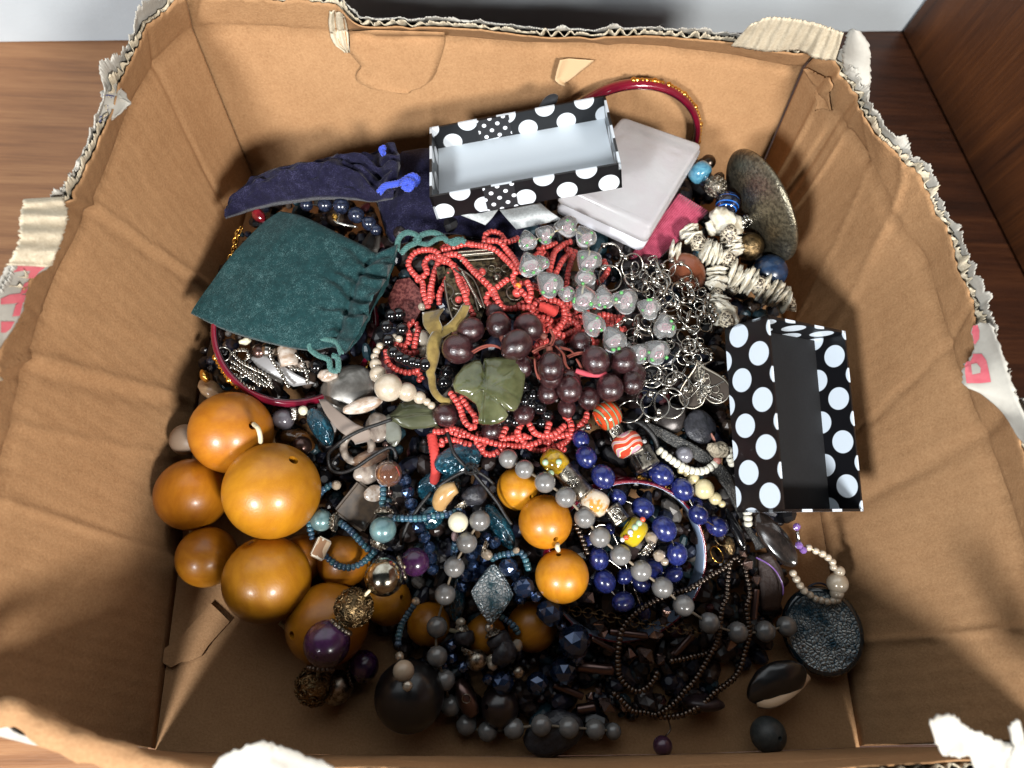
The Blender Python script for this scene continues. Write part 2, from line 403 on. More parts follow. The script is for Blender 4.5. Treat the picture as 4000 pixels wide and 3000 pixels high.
wL, GL, NL = wall('left_wall', LB, LK, LT, 0, .088, .112, 300, 1.3, .003, .007, creases=[(.455,.006,-.0020,.16),(.475,.010,.0014,.16),(.25,.005,-.0016,.12),(.265,.008,.0010,.12),(.36,.004,-.0008,.2),(.56,.005,-.0010,.14),(.72,.006,-.0012,.04),(.12,.005,.0010,-.05)])
BB = [(550,392),(800,392),(1100,393),(1400,394),(1632,395)]
BK = [(416,62),(700,68),(900,75),(1150,92),(1450,108),(1738,146)]
BT = [(402,-4),(560,4),(715,10),(728,18),(780,62),(900,62),(1045,64),(1170,82),(1250,86),(1420,88),(1520,92),(1600,98),(1762,120)]
wB, GB, NB = wall('back_wall', BB, BK, BT, 0, .086, .105, 300, 4.1, .0022, .005, creases=[(.36,.01,-.0008,0),(.74,.015,-.001,-.1)])
RB = [(1632,395),(1695,700),(1762,1050),(1831,1464),(1857,1614)]
RK = [(1738,146),(1800,240),(1870,330),(1930,480),(1990,560),(2030,680),(2075,800),(2150,1000),(2230,1250),(2250,1600)]
RT = [(1762,120),(1800,130),(1834,188),(1890,290),(1954,345),(2000,415),(2025,475),(2062,570),(2105,680),(2125,760),(2190,920),(2290,1250),(2330,1600)]
wR, GR, NR = wall('right_wall', RB, RK, RT, 0, .088, .108, 300, 7.7, .0022, .004, creases=[(.42,.007,-.0014,-.20),(.33,.005,-.0010,-.2),(.58,.006,.0012,-.12),(.66,.012,.0016,-.05),(.10,.008,.0018,0),(.055,.006,-.0015,0),(.14,.004,-.0010,-.02),(.85,.006,-.0014,.03)])
FB = [(335,1622),(800,1632),(1100,1634),(1500,1628),(1857,1614)]
FK = [(110,1588),(300,1645),(600,1650),(1100,1650),(1500,1650),(1850,1640),(2200,1612)]
FT = [(-60,1545),(27,1529),(87,1569),(175,1592),(275,1630),(380,1662),(700,1664),(1100,1660),(1500,1658),(1850,1660),(2150,1640),(2330,1600)]
wF, GF, NF = wall('front_wall', FB, FK, FT, 0, [.075]*7, .098, 150, 11.3, .0022, .004)
fl = [P(x, y, 0) for x, y in ((335,1622),(800,1632),(1100,1634),(1500,1628),(1857,1614),(1831,1464),(1762,1050),(1700,700),(1632,395),(1100,393),(550,392),(500,580),(440,800),(402,1100),(370,1350))]
put('floor_panel', outline('floor_panel', fl, .004, Vector((0,0,1)) if False else None), M_kraft, box)
# ================================================================ bead and finding templates (unit radius, hole along Z)
def bead_prof(k=12, hole=.13, sq=1.0):
    a0 = math.asin(hole); pr = []
    for i in range(k+1):
        a = a0 + (math.pi-2*a0)*i/k; pr.append((math.sin(a)**sq if sq != 1 else math.sin(a), math.cos(a)))
    return closed_prof(pr+[(hole*.9, -.9), (hole*.9, .9)])
T_bead = lathe('bead', bead_prof(12), 22)
T_bead_s = lathe('small_bead', bead_prof(8), 14)
T_big = lathe('wooden_bead', bead_prof(20, .10), 36)
T_seed = lathe('seed_bead', closed_prof([(.62,.62),(.88,.50),(1,.2),(1,-.2),(.88,-.50),(.62,-.62),(.36,-.5),(.36,.5)]), 12)
T_rond = lathe('rondelle', closed_prof([(.6,.62),(.92,.45),(1,0),(.92,-.45),(.6,-.62),(.3,-.5),(.3,.5)]), 14)
def rings(name, spec, n, smooth=False):
    vs = []; fs = []
    for q, (r, z) in enumerate(spec):
        for i in range(n):
            a = 2*math.pi*(i+.5*(q % 2))/n; vs.append((r*math.cos(a), r*math.sin(a), z))
    for q in range(len(spec)-1):
        for i in range(n):
            a, b = q*n+i, q*n+(i+1) % n; c, d = a+n, b+n
            if q % 2 == 0: fs += [(a, b, c), (b, d, c)]
            else: fs += [(a, b, d), (a, d, c)]
    fs.append(tuple(range(n))[::-1]); fs.append(tuple((len(spec)-1)*n+i for i in range(n)))
    return mesh(name, vs, fs, smooth)
T_facet = rings('faceted_bead', [(.36,-.80),(.80,-.52),(1,0),(.80,.52),(.36,.80)], 7)
T_facet2 = rings('faceted_round', [(.30,-.88),(.74,-.66),(.96,-.24),(.96,.24),(.74,.66),(.30,.88)], 9)
T_bicone = rings('bicone', [(.18,-1),(1,0),(.18,1)], 5)
T_tubeb = lathe('tube_bead', closed_prof([(.30,1),(.42,.97),(.45,.85),(.45,-.85),(.42,-.97),(.30,-1),(.2,-.9),(.2,.9)]), 14)
def uv_sphere(r=1, c=(0,0,0), n=10, k=7):
    c = Vector(c); vs = [c+Vector((0,0,r))]; fs = []
    for j in range(1, k):
        b = math.pi*j/k
        for i in range(n):
            a = 2*math.pi*i/n; vs.append(c+Vector((r*math.sin(b)*math.cos(a), r*math.sin(b)*math.sin(a), r*math.cos(b))))
    vs.append(c-Vector((0,0,r))); L = len(vs)-1
    for i in range(n):
        j = (i+1) % n; fs.append((0, 1+i, 1+j)); fs.append((L, 1+(k-2)*n+j, 1+(k-2)*n+i))
        for q in range(k-2): fs.append((1+q*n+i, 1+(q+1)*n+i, 1+(q+1)*n+j, 1+q*n+j))
    return vs, fs
def torus_geo(R=1, r=.1, n=28, k=7, c=(0,0,0), rot=None, sx=1.0):
    c = Vector(c); vs = []; fs = []
    for i in range(n):
        a = 2*math.pi*i/n
        for j in range(k):
            b = 2*math.pi*j/k; p = Vector(((R+r*math.cos(b))*math.cos(a), (R+r*math.cos(b))*math.sin(a)*sx, r*math.sin(b)))
            if rot is not None: p = rot @ p
            vs.append(c+p)
    for i in range(n):
        for j in range(k): fs.append((i*k+j, ((i+1) % n)*k+j, ((i+1) % n)*k+(j+1) % k, i*k+(j+1) % k))
    return vs, fs
T_ring = merge('ring', [torus_geo(1, .10)])
T_ringt = merge('thin_ring', [torus_geo(1, .07)])
T_ringo = merge('oval_ring', [torus_geo(1, .16, 20, 6, sx=.7)])
T_rondb = merge('beaded_rondelle', [torus_geo(.62, .2, 20, 6)]+[uv_sphere(.20, (.86*math.cos(a), .86*math.sin(a), 0), 8, 5) for a in [2*math.pi*i/16 for i in range(16)]])
def cap_geo():
    g = [lathe_geo([(.22,.62),(.52,.55),(.82,.30),(.98,0),(1.0,-.05),(.93,-.05),(.75,.22),(.45,.45),(.22,.50),(.22,.62)], 20)]
    for i in range(10):
        a = 2*math.pi*i/10; g.append(torus_geo(.16, .055, 10, 5, (.86*math.cos(a), .86*math.sin(a), .26), Quaternion((0,0,1), a) @ Quaternion((0,1,0), .9)))
        g.append(uv_sphere(.075, (.58*math.cos(a+.3), .58*math.sin(a+.3), .56), 6, 4)); g.append(uv_sphere(.09, (1.0*math.cos(a+.3), 1.0*math.sin(a+.3), 0), 6, 4))
    return g
def lathe_geo(prof, n):
    vs = []; fs = []; k = len(prof)
    for i in range(n):
        a = 2*math.pi*i/n
        for r, z in prof: vs.append(Vector((r*math.cos(a), r*math.sin(a), z)))
    for i in range(n):
        b = (i+1) % n
        for j in range(k-1): fs.append((i*k+j, b*k+j, b*k+j+1, i*k+j+1))
    return vs, fs
T_cap = merge('bead_cap', cap_geo())
def fil_ball():
    rnd = random.Random(3); g = [uv_sphere(.88, n=24, k=16)]; n = 46
    for i in range(n):
        z = 1-2*(i+.5)/n; a = i*2.39996; r = math.sqrt(1-z*z); d = Vector((r*math.cos(a), r*math.sin(a), z))
        q = d.to_track_quat('Z', 'Y'); g.append(torus_geo(.165, .045, 12, 5, d*.90, q)); g.append(uv_sphere(.06, d*.95, 6, 4))
        for k in range(3):
            t = q @ Vector((.2*math.cos(k*2.1+a), .2*math.sin(k*2.1+a), 0)); g.append(uv_sphere(.04, (d+t).normalized()*.95, 6, 4))
    return g
T_filigree = merge('filigree_ball', fil_ball())
def blob_mesh(name, seed, sub=3, amp=.18, freq=1.3, sq=(1,1,1), smooth=True):
    bm = bmesh.new(); bmesh.ops.create_icosphere(bm, subdivisions=sub, radius=1)
    for v in bm.verts:
        k = 1+amp*nz(v.co, freq, seed)+amp*.4*nz(v.co, freq*2.7, seed+4); v.co = Vector((v.co.x*sq[0], v.co.y*sq[1], v.co.z*sq[2]))*k
    me = bpy.data.meshes.new(name); bm.to_mesh(me); bm.free()
    if smooth: me.polygons.foreach_set('use_smooth', [True]*len(me.polygons))
    return me
T_nugget = [blob_mesh('nugget', i*3.1, 3, .28, 1.2, (1,.8,.6)) for i in range(4)]
T_chip = [blob_mesh('chip', 20+i*2.3, 3, .42, 1.9, (1,.88,.16)) for i in range(5)]
T_shell = lathe('cone_shell', [(.02,1.25),(.12,1.1),(.34,.7),(.45,.55),(.52,.3),(.66,.2),(.62,-.1),(.5,-.5),(.3,-.95),(.12,-1.2),(.02,-1.25)], 16, True, lambda a, j: 1+.12*math.sin(a+j*.9))
T_grape = lathe('grape', closed_prof([(.02,-1.02),(.3,-.98),(.6,-.83),(.85,-.55),(.98,-.18),(1,.12),(.93,.45),(.76,.76),(.52,1.0),(.30,1.13),(.20,1.22),(.17,1.16),(.10,1.10),(.02,1.1)]), 22)
def heart_geo():
    bm = bmesh.new(); bmesh.ops.create_uvsphere(bm, u_segments=24, v_segments=14, radius=1)
    for v in bm.verts:
        x, y, z = v.co
        k = 1-.16*max(0, z) + .18*max(0, -z)**2 - .22*math.exp(-(x/.28)**2)*max(0, z)**2
        v.co = Vector((x*(1.0-.35*max(0, -z)), y*.72, z*k*1.02))
    me = bpy.data.meshes.new('heart_bead'); bm.to_mesh(me); bm.free(); me.polygons.foreach_set('use_smooth', [True]*len(me.polygons)); return me
T_heart = heart_geo()
# ---------------------------------------------------------------- jewellery materials
M_wood = mat('lacquered_orange_wood', rgb(170,104,14), .40, col2=rgb(192,126,22), nscale=2.6, nmix=(.32,.72), detail=14, stretch=(1.6,1.6,.5), bump=.07, bscale=26, bdist=.02, rnd=.10, hue=.007, coat=.32, coatr=.20)
M_cord_w = mat('cream_cord', rgb(222,208,172), .75, bump=.5, bscale=900, bdist=.0005)
M_cord_k = mat('black_waxed_cord', rgb(12,11,11), .5, bump=.6, bscale=1200, bdist=.0004)
M_maroon = mat('maroon_glass_bangle', rgb(122,18,40), .14, col2=rgb(92,10,34), nscale=40, coat=.6, coatr=.08)
M_gold = mat('gold_metal', rgb(226,178,88), .24, 1.0, rnd=.12)
M_silver = mat('silver_metal', rgb(176,172,164), .24, 1.0, rnd=.2)
M_oldsilver = mat('aged_silver', rgb(168,160,146), .34, 1.0, col2=rgb(70,64,56), nscale=3.0, nmix=(.42,.66), rnd=.12)
M_steel = mat('grey_steel', rgb(150,160,176), .26, 1.0)
M_gun = mat('dark_gunmetal', rgb(96,86,78), .30, 1.0, rnd=.25)
M_brown = mat('bronze_brown_bead', rgb(92,70,64), .28, .85, rnd=.25, coat=.4)
M_bronze = mat('dark_bronze', rgb(134,112,80), .36, 1.0, col2=rgb(62,52,38), nscale=2.4, nmix=(.42,.62), bump=.2, bscale=8, bdist=.05)
M_pewter = mat('hammered_pewter', rgb(150,142,122), .36, .9, col2=rgb(98,92,80), nscale=500, nmix=(.4,.62), bump=.35, bscale=900, bdist=.0012)
M_coral = mat('coral_seed_bead', rgb(196,78,72), .28, rnd=.12, coat=.3, sub=.0)
M_thread_r = mat('coral_thread', rgb(196,60,54), .8, bump=.7, bscale=900, bdist=.0006)
M_amberseed = mat('amber_seed_bead', rgb(236,138,48), .3)
M_glass = mat('clear_glass', (.99,1.0,.99), .03, trans=.88, ior=1.33, coat=1.0, coatr=.02)
M_pinkin = mat('pink_glass_swirl', rgb(206,124,146), .3, col2=rgb(234,190,200), nscale=3)
M_greenin = mat('green_glass_leaf', rgb(96,168,96), .3)
M_bright_core = mat('white_brightening_core', rgb(232,226,222), .45, col2=rgb(214,180,186), nscale=2.5)
M_grape = mat('frosted_grape', rgb(64,35,39), .26, col2=rgb(108,66,66), nscale=3.4, nmix=(.40,.75), detail=8, bump=.14, bscale=18, bdist=.05, rnd=.25, coat=.6, coatr=.14, trans=.6)
M_grapecap = mat('brown_grape_cap', rgb(128,72,58), .5, col2=rgb(96,48,40), nscale=6)
M_jade = mat('green_jade', rgb(70,74,46), .18, col2=rgb(112,114,82), nscale=70, nmix=(.35,.7), coat=.5, coatr=.08, trans=.15, sub=.2, subs=.004, bump=.08, bscale=120, bdist=.002)
M_jade_d = mat('dark_green_jade', rgb(52,56,40), .26, col2=rgb(78,80,58), nscale=60, nmix=(.35,.7), coat=.4, coatr=.1)
M_olive = mat('olive_velvet', rgb(104,84,36), .85, col2=rgb(140,118,60), nscale=120, sheen=.6, bump=.4, bscale=300, bdist=.001)
M_thread_b = mat('red_brown_thread', rgb(126,62,50), .85)
M_black = mat('black_glass_bead', rgb(16,16,18), .12, coat=.6, rnd=.0)
M_blackstone = mat('black_stone', rgb(30,30,34), .38, col2=rgb(48,48,54), nscale=3, bump=.15, bscale=7, bdist=.05)
M_pearl = mat('cream_pearl', rgb(184,168,146), .22, .10, coat=.8, coatr=.12, rnd=.07, col2=rgb(202,188,168), nscale=1.2)
M_teal = mat('teal_pearl', rgb(84,112,116), .26, .25, coat=.7, coatr=.12, col2=rgb(110,140,140), nscale=1.0, rnd=.1)
M_tseed = mat('blue_green_seed_bead', rgb(54,88,106), .3, rnd=.25, hue=.035, coat=.4)
M_grey = mat('grey_pearl', rgb(108,106,104), .26, .05, coat=.7, coatr=.10, col2=rgb(122,119,116), nscale=1.2, rnd=.08)
M_lapis = mat('lapis_bead', rgb(22,28,76), .26, col2=rgb(44,54,118), nscale=3.5, nmix=(.4,.75), coat=.5, coatr=.1, rnd=.15)
M_navyfac = mat('navy_crystal', rgb(48,68,102), .18, .75, coat=1.0, coatr=.03, rnd=.3)
M_brfac = mat('brown_crystal', rgb(116,94,86), .20, .75, coat=1.0, coatr=.04, rnd=.3)
M_clearfac = mat('champagne_crystal', rgb(178,162,142), .08, .35, coat=1.0, rnd=.12)
M_purple = mat('purple_bead', rgb(62,28,66), .25, col2=rgb(48,22,52), nscale=2.5, coat=.5, coatr=.15)
M_bone = mat('bone_chip', rgb(226,221,206), .45, col2=rgb(200,188,164), nscale=2, rnd=.08)
M_speckle = mat('speckled_shell', rgb(206,194,170), .4, col2=rgb(52,40,34), nscale=5.5, nmix=(.48,.54), detail=2)
M_whiteb = mat('white_seed_bead', rgb(232,226,208), .32, coat=.4, rnd=.06)
M_cream = mat('cream_ceramic', rgb(226,218,190), .25, coat=.5)
M_mop = mat('grey_shell', rgb(150,138,126), .28, col2=rgb(98,84,76), nscale=2.2, nmix=(.35,.7), coat=.6, coatr=.1, rnd=.15)
M_mopw = mat('pale_shell', rgb(200,188,176), .28, col2=rgb(160,136,116), nscale=2, coat=.5)
M_tealfoil = mat('teal_foil_glass', rgb(14,52,66), .10, .2, col2=rgb(34,104,126), nscale=2.6, nmix=(.52,.74), coat=1.0, coatr=.04, bump=.3, bscale=4, bdist=.1)
M_gold_stone = mat('goldstone', rgb(108,58,38), .3, col2=rgb(132,74,48), nscale=300, coat=.4)
M_navyb = mat('deep_blue_stone', rgb(18,36,60), .3, col2=rgb(30,52,80), nscale=3, coat=.4)
M_bluebead = mat('blue_glaze', rgb(62,118,146), .25, col2=rgb(88,146,168), nscale=2.5, coat=.6)
M_purplex = mat('lilac_crystal', rgb(150,112,186), .1, trans=.4, coat=1.0)
M_ribbon = mat('taupe_grosgrain', rgb(128,114,104), .7, sheen=.3)
M_ribbon_s = mat('silver_satin_ribbon', rgb(150,148,148), .38, .2, sheen=.3)
M_copperleaf = mat('copper_foil_leather', rgb(146,86,80), .35, .45, col2=rgb(96,48,48), nscale=700, nmix=(.44,.56), bump=.6, bscale=700, bdist=.0008)
# ================================================================ placing helpers
def ctr(x, y, off): z = F(x, y)+off/1000.0; return P(x, y, z), z
def bead_at(th, name, x, y, r, off, me, m, d=None, sc=(1,1,1), rot=None):
    c, z = ctr(x, y, off); R = M(x, y, z, r)
    if rot is None:
        rot = qt(d) if d is not None else qt(Vector((random.uniform(-1,1), random.uniform(-1,1), random.uniform(-.4,.4))))
    return put(name, me, m, th, c, rot, (R*sc[0], R*sc[1], R*sc[2]))
def pdir(x, y, ang, tilt=0.0, off=0.0):            # world direction that points `ang` degrees (picture, clockwise from right) with a z tilt
    a = math.radians(ang); p = PF(x, y, off); q = P(x+20*math.cos(a), y+20*math.sin(a), p.z); d = (q-p).normalized(); return (d+Vector((0,0,tilt))).normalized()
def beadline(th, name, pts, me, m, sc=(1,1,1), cord=None, closed=False, roll=True):
    cs = [ctr(x, y, o)[0] for x, y, r, o in pts]; n = len(pts); out = []
    for i, (x, y, r, o) in enumerate(pts):
        a = cs[i-1] if i or closed else cs[i]; b = cs[(i+1) % n] if i < n-1 or closed else cs[i]
        d = b-a; d = d if d.length > 1e-9 else Vector((1,0,0)); R = M(x, y, cs[i].z, r)
        q = qt(d) @ Quaternion((0,0,1), random.uniform(0, 6.28) if roll else 0)
        mm = m[i % len(m)] if isinstance(m, (list, tuple)) else m
        out.append(put(name, me, mm, th, cs[i], q, (R*sc[0], R*sc[1], R*sc[2])))
    if cord: put('cord', tube('cord', crom(cs, .0015, closed), cord[1], 6, closed), cord[0], th)
    return out
def path3(path): return [ctr(x, y, o)[0] for x, y, o in path]
def strand(th, name, path, r, pitch, me, m, sc=(1,1,1), cord=None, jit=.08, store=None):
    pts = crom(path3(path), pitch*r); T, N = frames(pts)
    for i, p in enumerate(pts):
        q = qt(T[i]+Vector((random.uniform(-jit, jit), random.uniform(-jit, jit), random.uniform(-jit, jit)))) @ Quaternion((0,0,1), random.uniform(0, 6.28)); k = r*random.uniform(.93, 1.06)
        if store is not None:
            store.append((p, q, (k*sc[0], k*sc[1], k*sc[2]))); continue
        put(name, me, m[i % len(m)] if isinstance(m, (list, tuple)) else m, th, p, q, (k*sc[0], k*sc[1], k*sc[2]))
    if cord: put('cord', tube('cord', crom(path3(path), .001), cord[1], 5), cord[0], th)
    return pts
def bulk(name, me, items, m, th, kind='stuff'):
    bv = [v.co.copy() for v in me.vertices]; bf = [tuple(p.vertices) for p in me.polygons]; vs = []; fs = []
    for p, q, s in items:
        o = len(vs); R = q.to_matrix()
        vs += [p + R @ Vector((v.x*s[0], v.y*s[1], v.z*s[2])) for v in bv]; fs += [tuple(i+o for i in f) for f in bf]
    ob = put(name, mesh(name, vs, fs), m, th); ob['kind'] = kind; return ob
def cordpath(name, path, rad, m, th, sides=7, flat=1.0, step=.0015):
    return put(name, tube(name, crom(path3(path), step), rad, sides, False, flat), m, th)
def loft(secs, offs, thick, nT=60, nS=90, wr=None, zbase=None, puff=.55):
    """cross-section polylines (picture points) -> closed cushion surface; offs/thick in mm for each section"""
    k = len(secs); top = []; bot = []
    R = []
    for s in secs:
        pts = [Vector((x, y, 0)) for x, y in s]; R.append(lerp_len(crom(pts, 2.0), nT))
    def cr(a, b, c, d, t): return .5*((2*b)+(c-a)*t+(2*a-5*b+4*c-d)*t*t+(3*b-a-3*c+d)*t**3)
    for i in range(nS):
        f = i/(nS-1)*(k-1); q = min(int(f), k-2); t = f-q; rt = []; rb = []
        o = offs[q]*(1-t)+offs[q+1]*t; h = thick[q]*(1-t)+thick[q+1]*t
        for j in range(nT):
            v = cr(R[max(q-1, 0)][j], R[q][j], R[q+1][j], R[min(q+2, k-1)][j], t); s = j/(nT-1)
            e = max(0.0, math.sin(math.pi*s))**puff
            w = wr(f, s)*min(1, e*1.4) if wr else 0.0
            zb = (zbase if zbase is not None else F(v.x, v.y)*1000)+o
            p = P(v.x, v.y, zb/1000.0); rt.append(p+Vector((0,0,(h*e+w)/1000.0))); rb.append(p-Vector((0,0,(h*.45*e - w*.3)/1000.0)))
        top.append(rt); bot.append(rb)
    vs = [p for r in top for p in r]+[p for r in bot for p in r]; o = nS*nT; fs = []
    for i in range(nS-1):
        for j in range(nT-1):
            a = i*nT+j; fs.append((a, a+1, a+nT+1, a+nT)); b = a+o; fs.append((b, b+nT, b+nT+1, b+1))
        fs.append((i*nT, (i+1)*nT, (i+1)*nT+o, i*nT+o)); a = i*nT+nT-1; fs.append((a, a+o, a+nT+o, a+nT))
    fs.append(tuple(range(nT))+tuple(o+j for j in range(nT-1, -1, -1))); l = (nS-1)*nT
    fs.append(tuple(l+j for j in range(nT-1, -1, -1))+tuple(o+l+j for j in range(nT)))
    return vs, fs
def velvet(name, c1, c2, dust):
    m = mat(name, c1, .85, col2=c2, nscale=420, nmix=(.3,.75), detail=10, sheen=.12, bump=.5, bscale=2600, bdist=.0006, spec=.2)
    T = NT(m); b = T.t.nodes['Principled BSDF']; src = b.inputs['Base Color'].links[0].from_socket
    tc = T.n('ShaderNodeTexCoord'); v = T.n('ShaderNodeTexNoise', i_Scale=2200.0, i_Detail=2.0); T.link(tc.outputs['Object'], v.inputs['Vector'])
    v2 = T.n('ShaderNodeTexNoise', i_Scale=160.0, i_Detail=8.0, i_Roughness=.8); T.link(tc.outputs['Object'], v2.inputs['Vector'])
    mu = T.n('ShaderNodeMath', operation='MULTIPLY'); T.link(v.outputs['Fac'], mu.inputs[0]); T.link(v2.outputs['Fac'], mu.inputs[1])
    r = T.n('ShaderNodeMapRange', i_1=.26, i_2=.44, i_3=0.0, i_4=.55); T.link(mu.outputs[0], r.inputs[0])
    mx = T.n('ShaderNodeMix', data_type='RGBA'); T.link(r.outputs[0], mx.inputs[0]); T.link(src, mx.inputs[6]); mx.inputs[7].default_value = (*dust, 1)
    T.link(mx.outputs[2], b.inputs['Base Color']); return m
M_gvel = velvet('green_velvet', rgb(12,42,44), rgb(24,60,62), rgb(104,138,138))
M_nvel = velvet('navy_velvet', rgb(13,12,32), rgb(22,20,48), rgb(84,82,118))
def braid(name, path, rad, m, th):
    """knitted cord: tube with a herringbone of small lobes"""
    pts = crom(path3(path), rad*.42); T_, N_ = frames(pts); g = [tube_geo(pts, rad*.72, 8)]
    for i, p in enumerate(pts):
        B = T_[i].cross(N_[i])
        for k in range(5):
            a = 2*math.pi*(k+.5*(i % 2))/5; d = N_[i]*math.cos(a)+B*math.sin(a)
            v, f = uv_sphere(1, (0,0,0), 6, 4); q = qn(T_[i]+B.lerp(-N_[i], .5)*.0+d.cross(T_[i])*(.5 if k % 2 else -.5), d)
            g.append(([p+d*rad*.62+q @ Vector((w.x*rad*.34, w.y*rad*.34, w.z*rad*.55)) for w in v], f))
    return put(name, merge(name, g), m, th)
# ================================================================ velvet pouches
A = tile(700,750,1000)
secs = [[A(100,1050),A(250,850),A(480,560),A(700,310),A(880,165)],[A(420,1205),A(600,900),A(780,620),A(960,380),A(1080,205)],[A(800,1315),A(950,1020),A(1130,740),A(1270,480),A(1370,345)],
 [A(1130,1372),A(1240,1120),A(1370,850),A(1470,650),A(1600,460)],[A(1320,1345),A(1420,1130),A(1500,930),A(1570,740),A(1720,520)],[A(1440,1395),A(1580,1210),A(1690,950),A(1790,800),A(1905,440)]]
def wr_g(f, s):
    k = max(0, f-2.2)/1.8; k = min(1, k)
    w = (math.sin(s*36+3.5*nz((s*5, f*.9, 0), 1, 2)+f*1.2)*1.5+nz((s*13, f*1.6, 0), 1, 6)*2.4)*k
    w += 1.2*nz((s*3, f*.8, 0), 1.0, 3.0)
    if f > 4: w += (math.sin(s*40+f*3+3*nz((s*6, 0, 0), 1, 4))*1.9+nz((s*16, f*2, 0), 1, 9)*1.5)*(f-4)
    w -= 2.6*math.exp(-((f-4.0)/.16)**2)
    return w
pg = thing('drawstring_pouch', PF(600,640,0), 'dark green velvet drawstring pouch lying over the maroon bangle', 'pouch')
put('bag', mesh('bag', *loft(secs, [15,15,15,15,15,16], [2.5,8,10,8,5,5.5], 70, 110, wr_g)), M_gvel, pg)
M_gcord = mat('green_knit_cord', rgb(72,118,112), .5, sheen=.3, col2=rgb(48,90,86), nscale=900, nmix=(.4,.6))
braid('drawstring', [(*A(1880,500),17),(*A(1900,400),17),(*A(1970,350),17),(*A(2060,380),16),(*A(2060,430),16),(*A(1980,470),16),(*A(1920,530),15)], .0015, M_gcord, pg)
E0 = tile(1500,750,1000)
braid('drawstring', [(*E0(270,420),15),(*E0(330,370),15),(*E0(420,350),15),(*E0(500,380),14),(*E0(560,430),14),(*E0(640,410),14),(*E0(700,430),13)], .0015, M_gcord, pg)
braid('drawstring', [(*E0(300,440),14),(*E0(380,450),14),(*E0(450,410),15),(*E0(520,400),15),(*E0(600,450),13),(*E0(690,400),13)], .0013, M_gcord, pg)
braid('drawstring', [(*A(1400,1390),16),(*A(1360,1300),17),(*A(1250,1270),17),(*A(1150,1290),17),(*A(1130,1350),16),(*A(1200,1410),15),(*A(1290,1450),14),(*A(1310,1530),12),(*A(1370,1540),12),(*A(1370,1440),14),(*A(1330,1410),15)], .0015, M_gcord, pg)
M_bcord = mat('royal_blue_knit_cord', rgb(52,78,196), .5, sheen=.4)
pn = thing('drawstring_pouch', PF(700,400,0), 'navy blue velvet drawstring pouch stretched along the back of the box', 'pouch', )
ns = [[(487,472),(494,458),(512,438)],[(560,449),(566,422),(560,394)],[(660,433),(668,400),(650,366)],[(745,430),(750,390),(735,350)],[(808,436),(815,380),(800,330)],[(850,430),(868,372),(848,316)]]
def wr_n(f, s): return 1.8*math.sin(s*13+f*3.1+2*nz((f*1.5, s*2, 0), 1, 3))*min(1, max(0, f-.4)/2)+2.6*nz((s*4, f*1.9, 0), 1, 8)+1.4*nz((s*9, f*4, 0), 1, 5)+(2.2*math.sin(s*26+f*6+3*nz((s*4, f, 0), 1, 2)) if f > 3.0 else 0)-3.0*math.exp(-((f-4.1)/.22)**2)+2.2*math.exp(-((f-2.2-.9*s)/.12)**2)+1.8*math.exp(-((f-1.3+.5*s)/.10)**2)
put('bag', mesh('bag', *loft(ns, [7,9,10,10,11,13], [6,12,14,13,8,9], 60, 120, wr_n)), M_nvel, pn)
braid('drawstring', [(820,415,24),(832,402,24),(850,398,23),(866,394,23),(880,385,23),(893,380,22),(902,388,21),(896,398,21)], .0018, M_bcord, pn)
braid('drawstring', [(870,400,24),(880,390,25),(890,398,24),(882,408,23),(872,402,24)], .0018, M_bcord, pn)
braid('drawstring', [(828,332,22),(824,322,22),(832,318,22)], .0016, M_bcord, pn)
p2_ = thing('drawstring_pouch', PF(960,450,0), 'navy velvet pouch lying flat under the white-lined polka dot box', 'pouch')
s2 = [[(815,437),(845,380),(872,326)],[(832,500),(880,420),(932,318)],[(858,528),(930,440),(1000,335)],[(962,505),(1020,440),(1080,375)],[(1062,520),(1095,465),(1130,415)],[(1142,508),(1165,470),(1180,440)]]
put('bag', mesh('bag', *loft(s2, [1,0,-3,-5,-3,-2], [3,5,5,4,4,3], 46, 70, lambda f, s: 1.6*math.sin(s*15+f*2.5)*math.exp(-f*.7)+.8*nz((s*3, f, 0), 1, 5))), M_nvel, p2_)
# ================================================================ polka dot boxes
def dot_mat(name, base, dotc, per, rad, rough=.35, off=(0,0), sx=.5):
    m = bpy.data.materials.new(name); m.use_nodes = True; T = NT(m); b = T.t.nodes['Principled BSDF']; setp(b, Roughness=rough, **{'Coat Weight': .15})
    uv = T.n('ShaderNodeUVMap'); uv.uv_map = 'UVMap'; D = []
    for k in (0, 1):
        ad = T.n('ShaderNodeVectorMath', operation='MULTIPLY_ADD'); ad.inputs[1].default_value = (1/per[0], 1/per[1], 0); ad.inputs[2].default_value = (off[0]+sx*k, off[1]+.5*k, 0); T.link(uv.outputs[0], ad.inputs[0])
        fr = T.n('ShaderNodeVectorMath', operation='FRACTION'); T.link(ad.outputs[0], fr.inputs[0])
        sb = T.n('ShaderNodeVectorMath', operation='MULTIPLY_ADD'); sb.inputs[1].default_value = (per[0], per[1], 0); sb.inputs[2].default_value = (-.5*per[0], -.5*per[1], 0); T.link(fr.outputs[0], sb.inputs[0])
        ln = T.n('ShaderNodeVectorMath', operation='LENGTH'); T.link(sb.outputs[0], ln.inputs[0]); D.append(ln)
    mn = T.n('ShaderNodeMath', operation='MINIMUM'); T.link(D[0].outputs['Value'], mn.inputs[0]); T.link(D[1].outputs['Value'], mn.inputs[1])
    r = T.n('ShaderNodeMapRange', i_1=rad*.975, i_2=rad*1.025, i_3=1.0, i_4=0.0); T.link(mn.outputs[0], r.inputs[0])
    mx = T.n('ShaderNodeMix', data_type='RGBA'); T.link(r.outputs[0], mx.inputs[0]); mx.inputs[6].default_value = (*base, 1); mx.inputs[7].default_value = (*dotc, 1); T.link(mx.outputs[2], b.inputs['Base Color'])
    return m
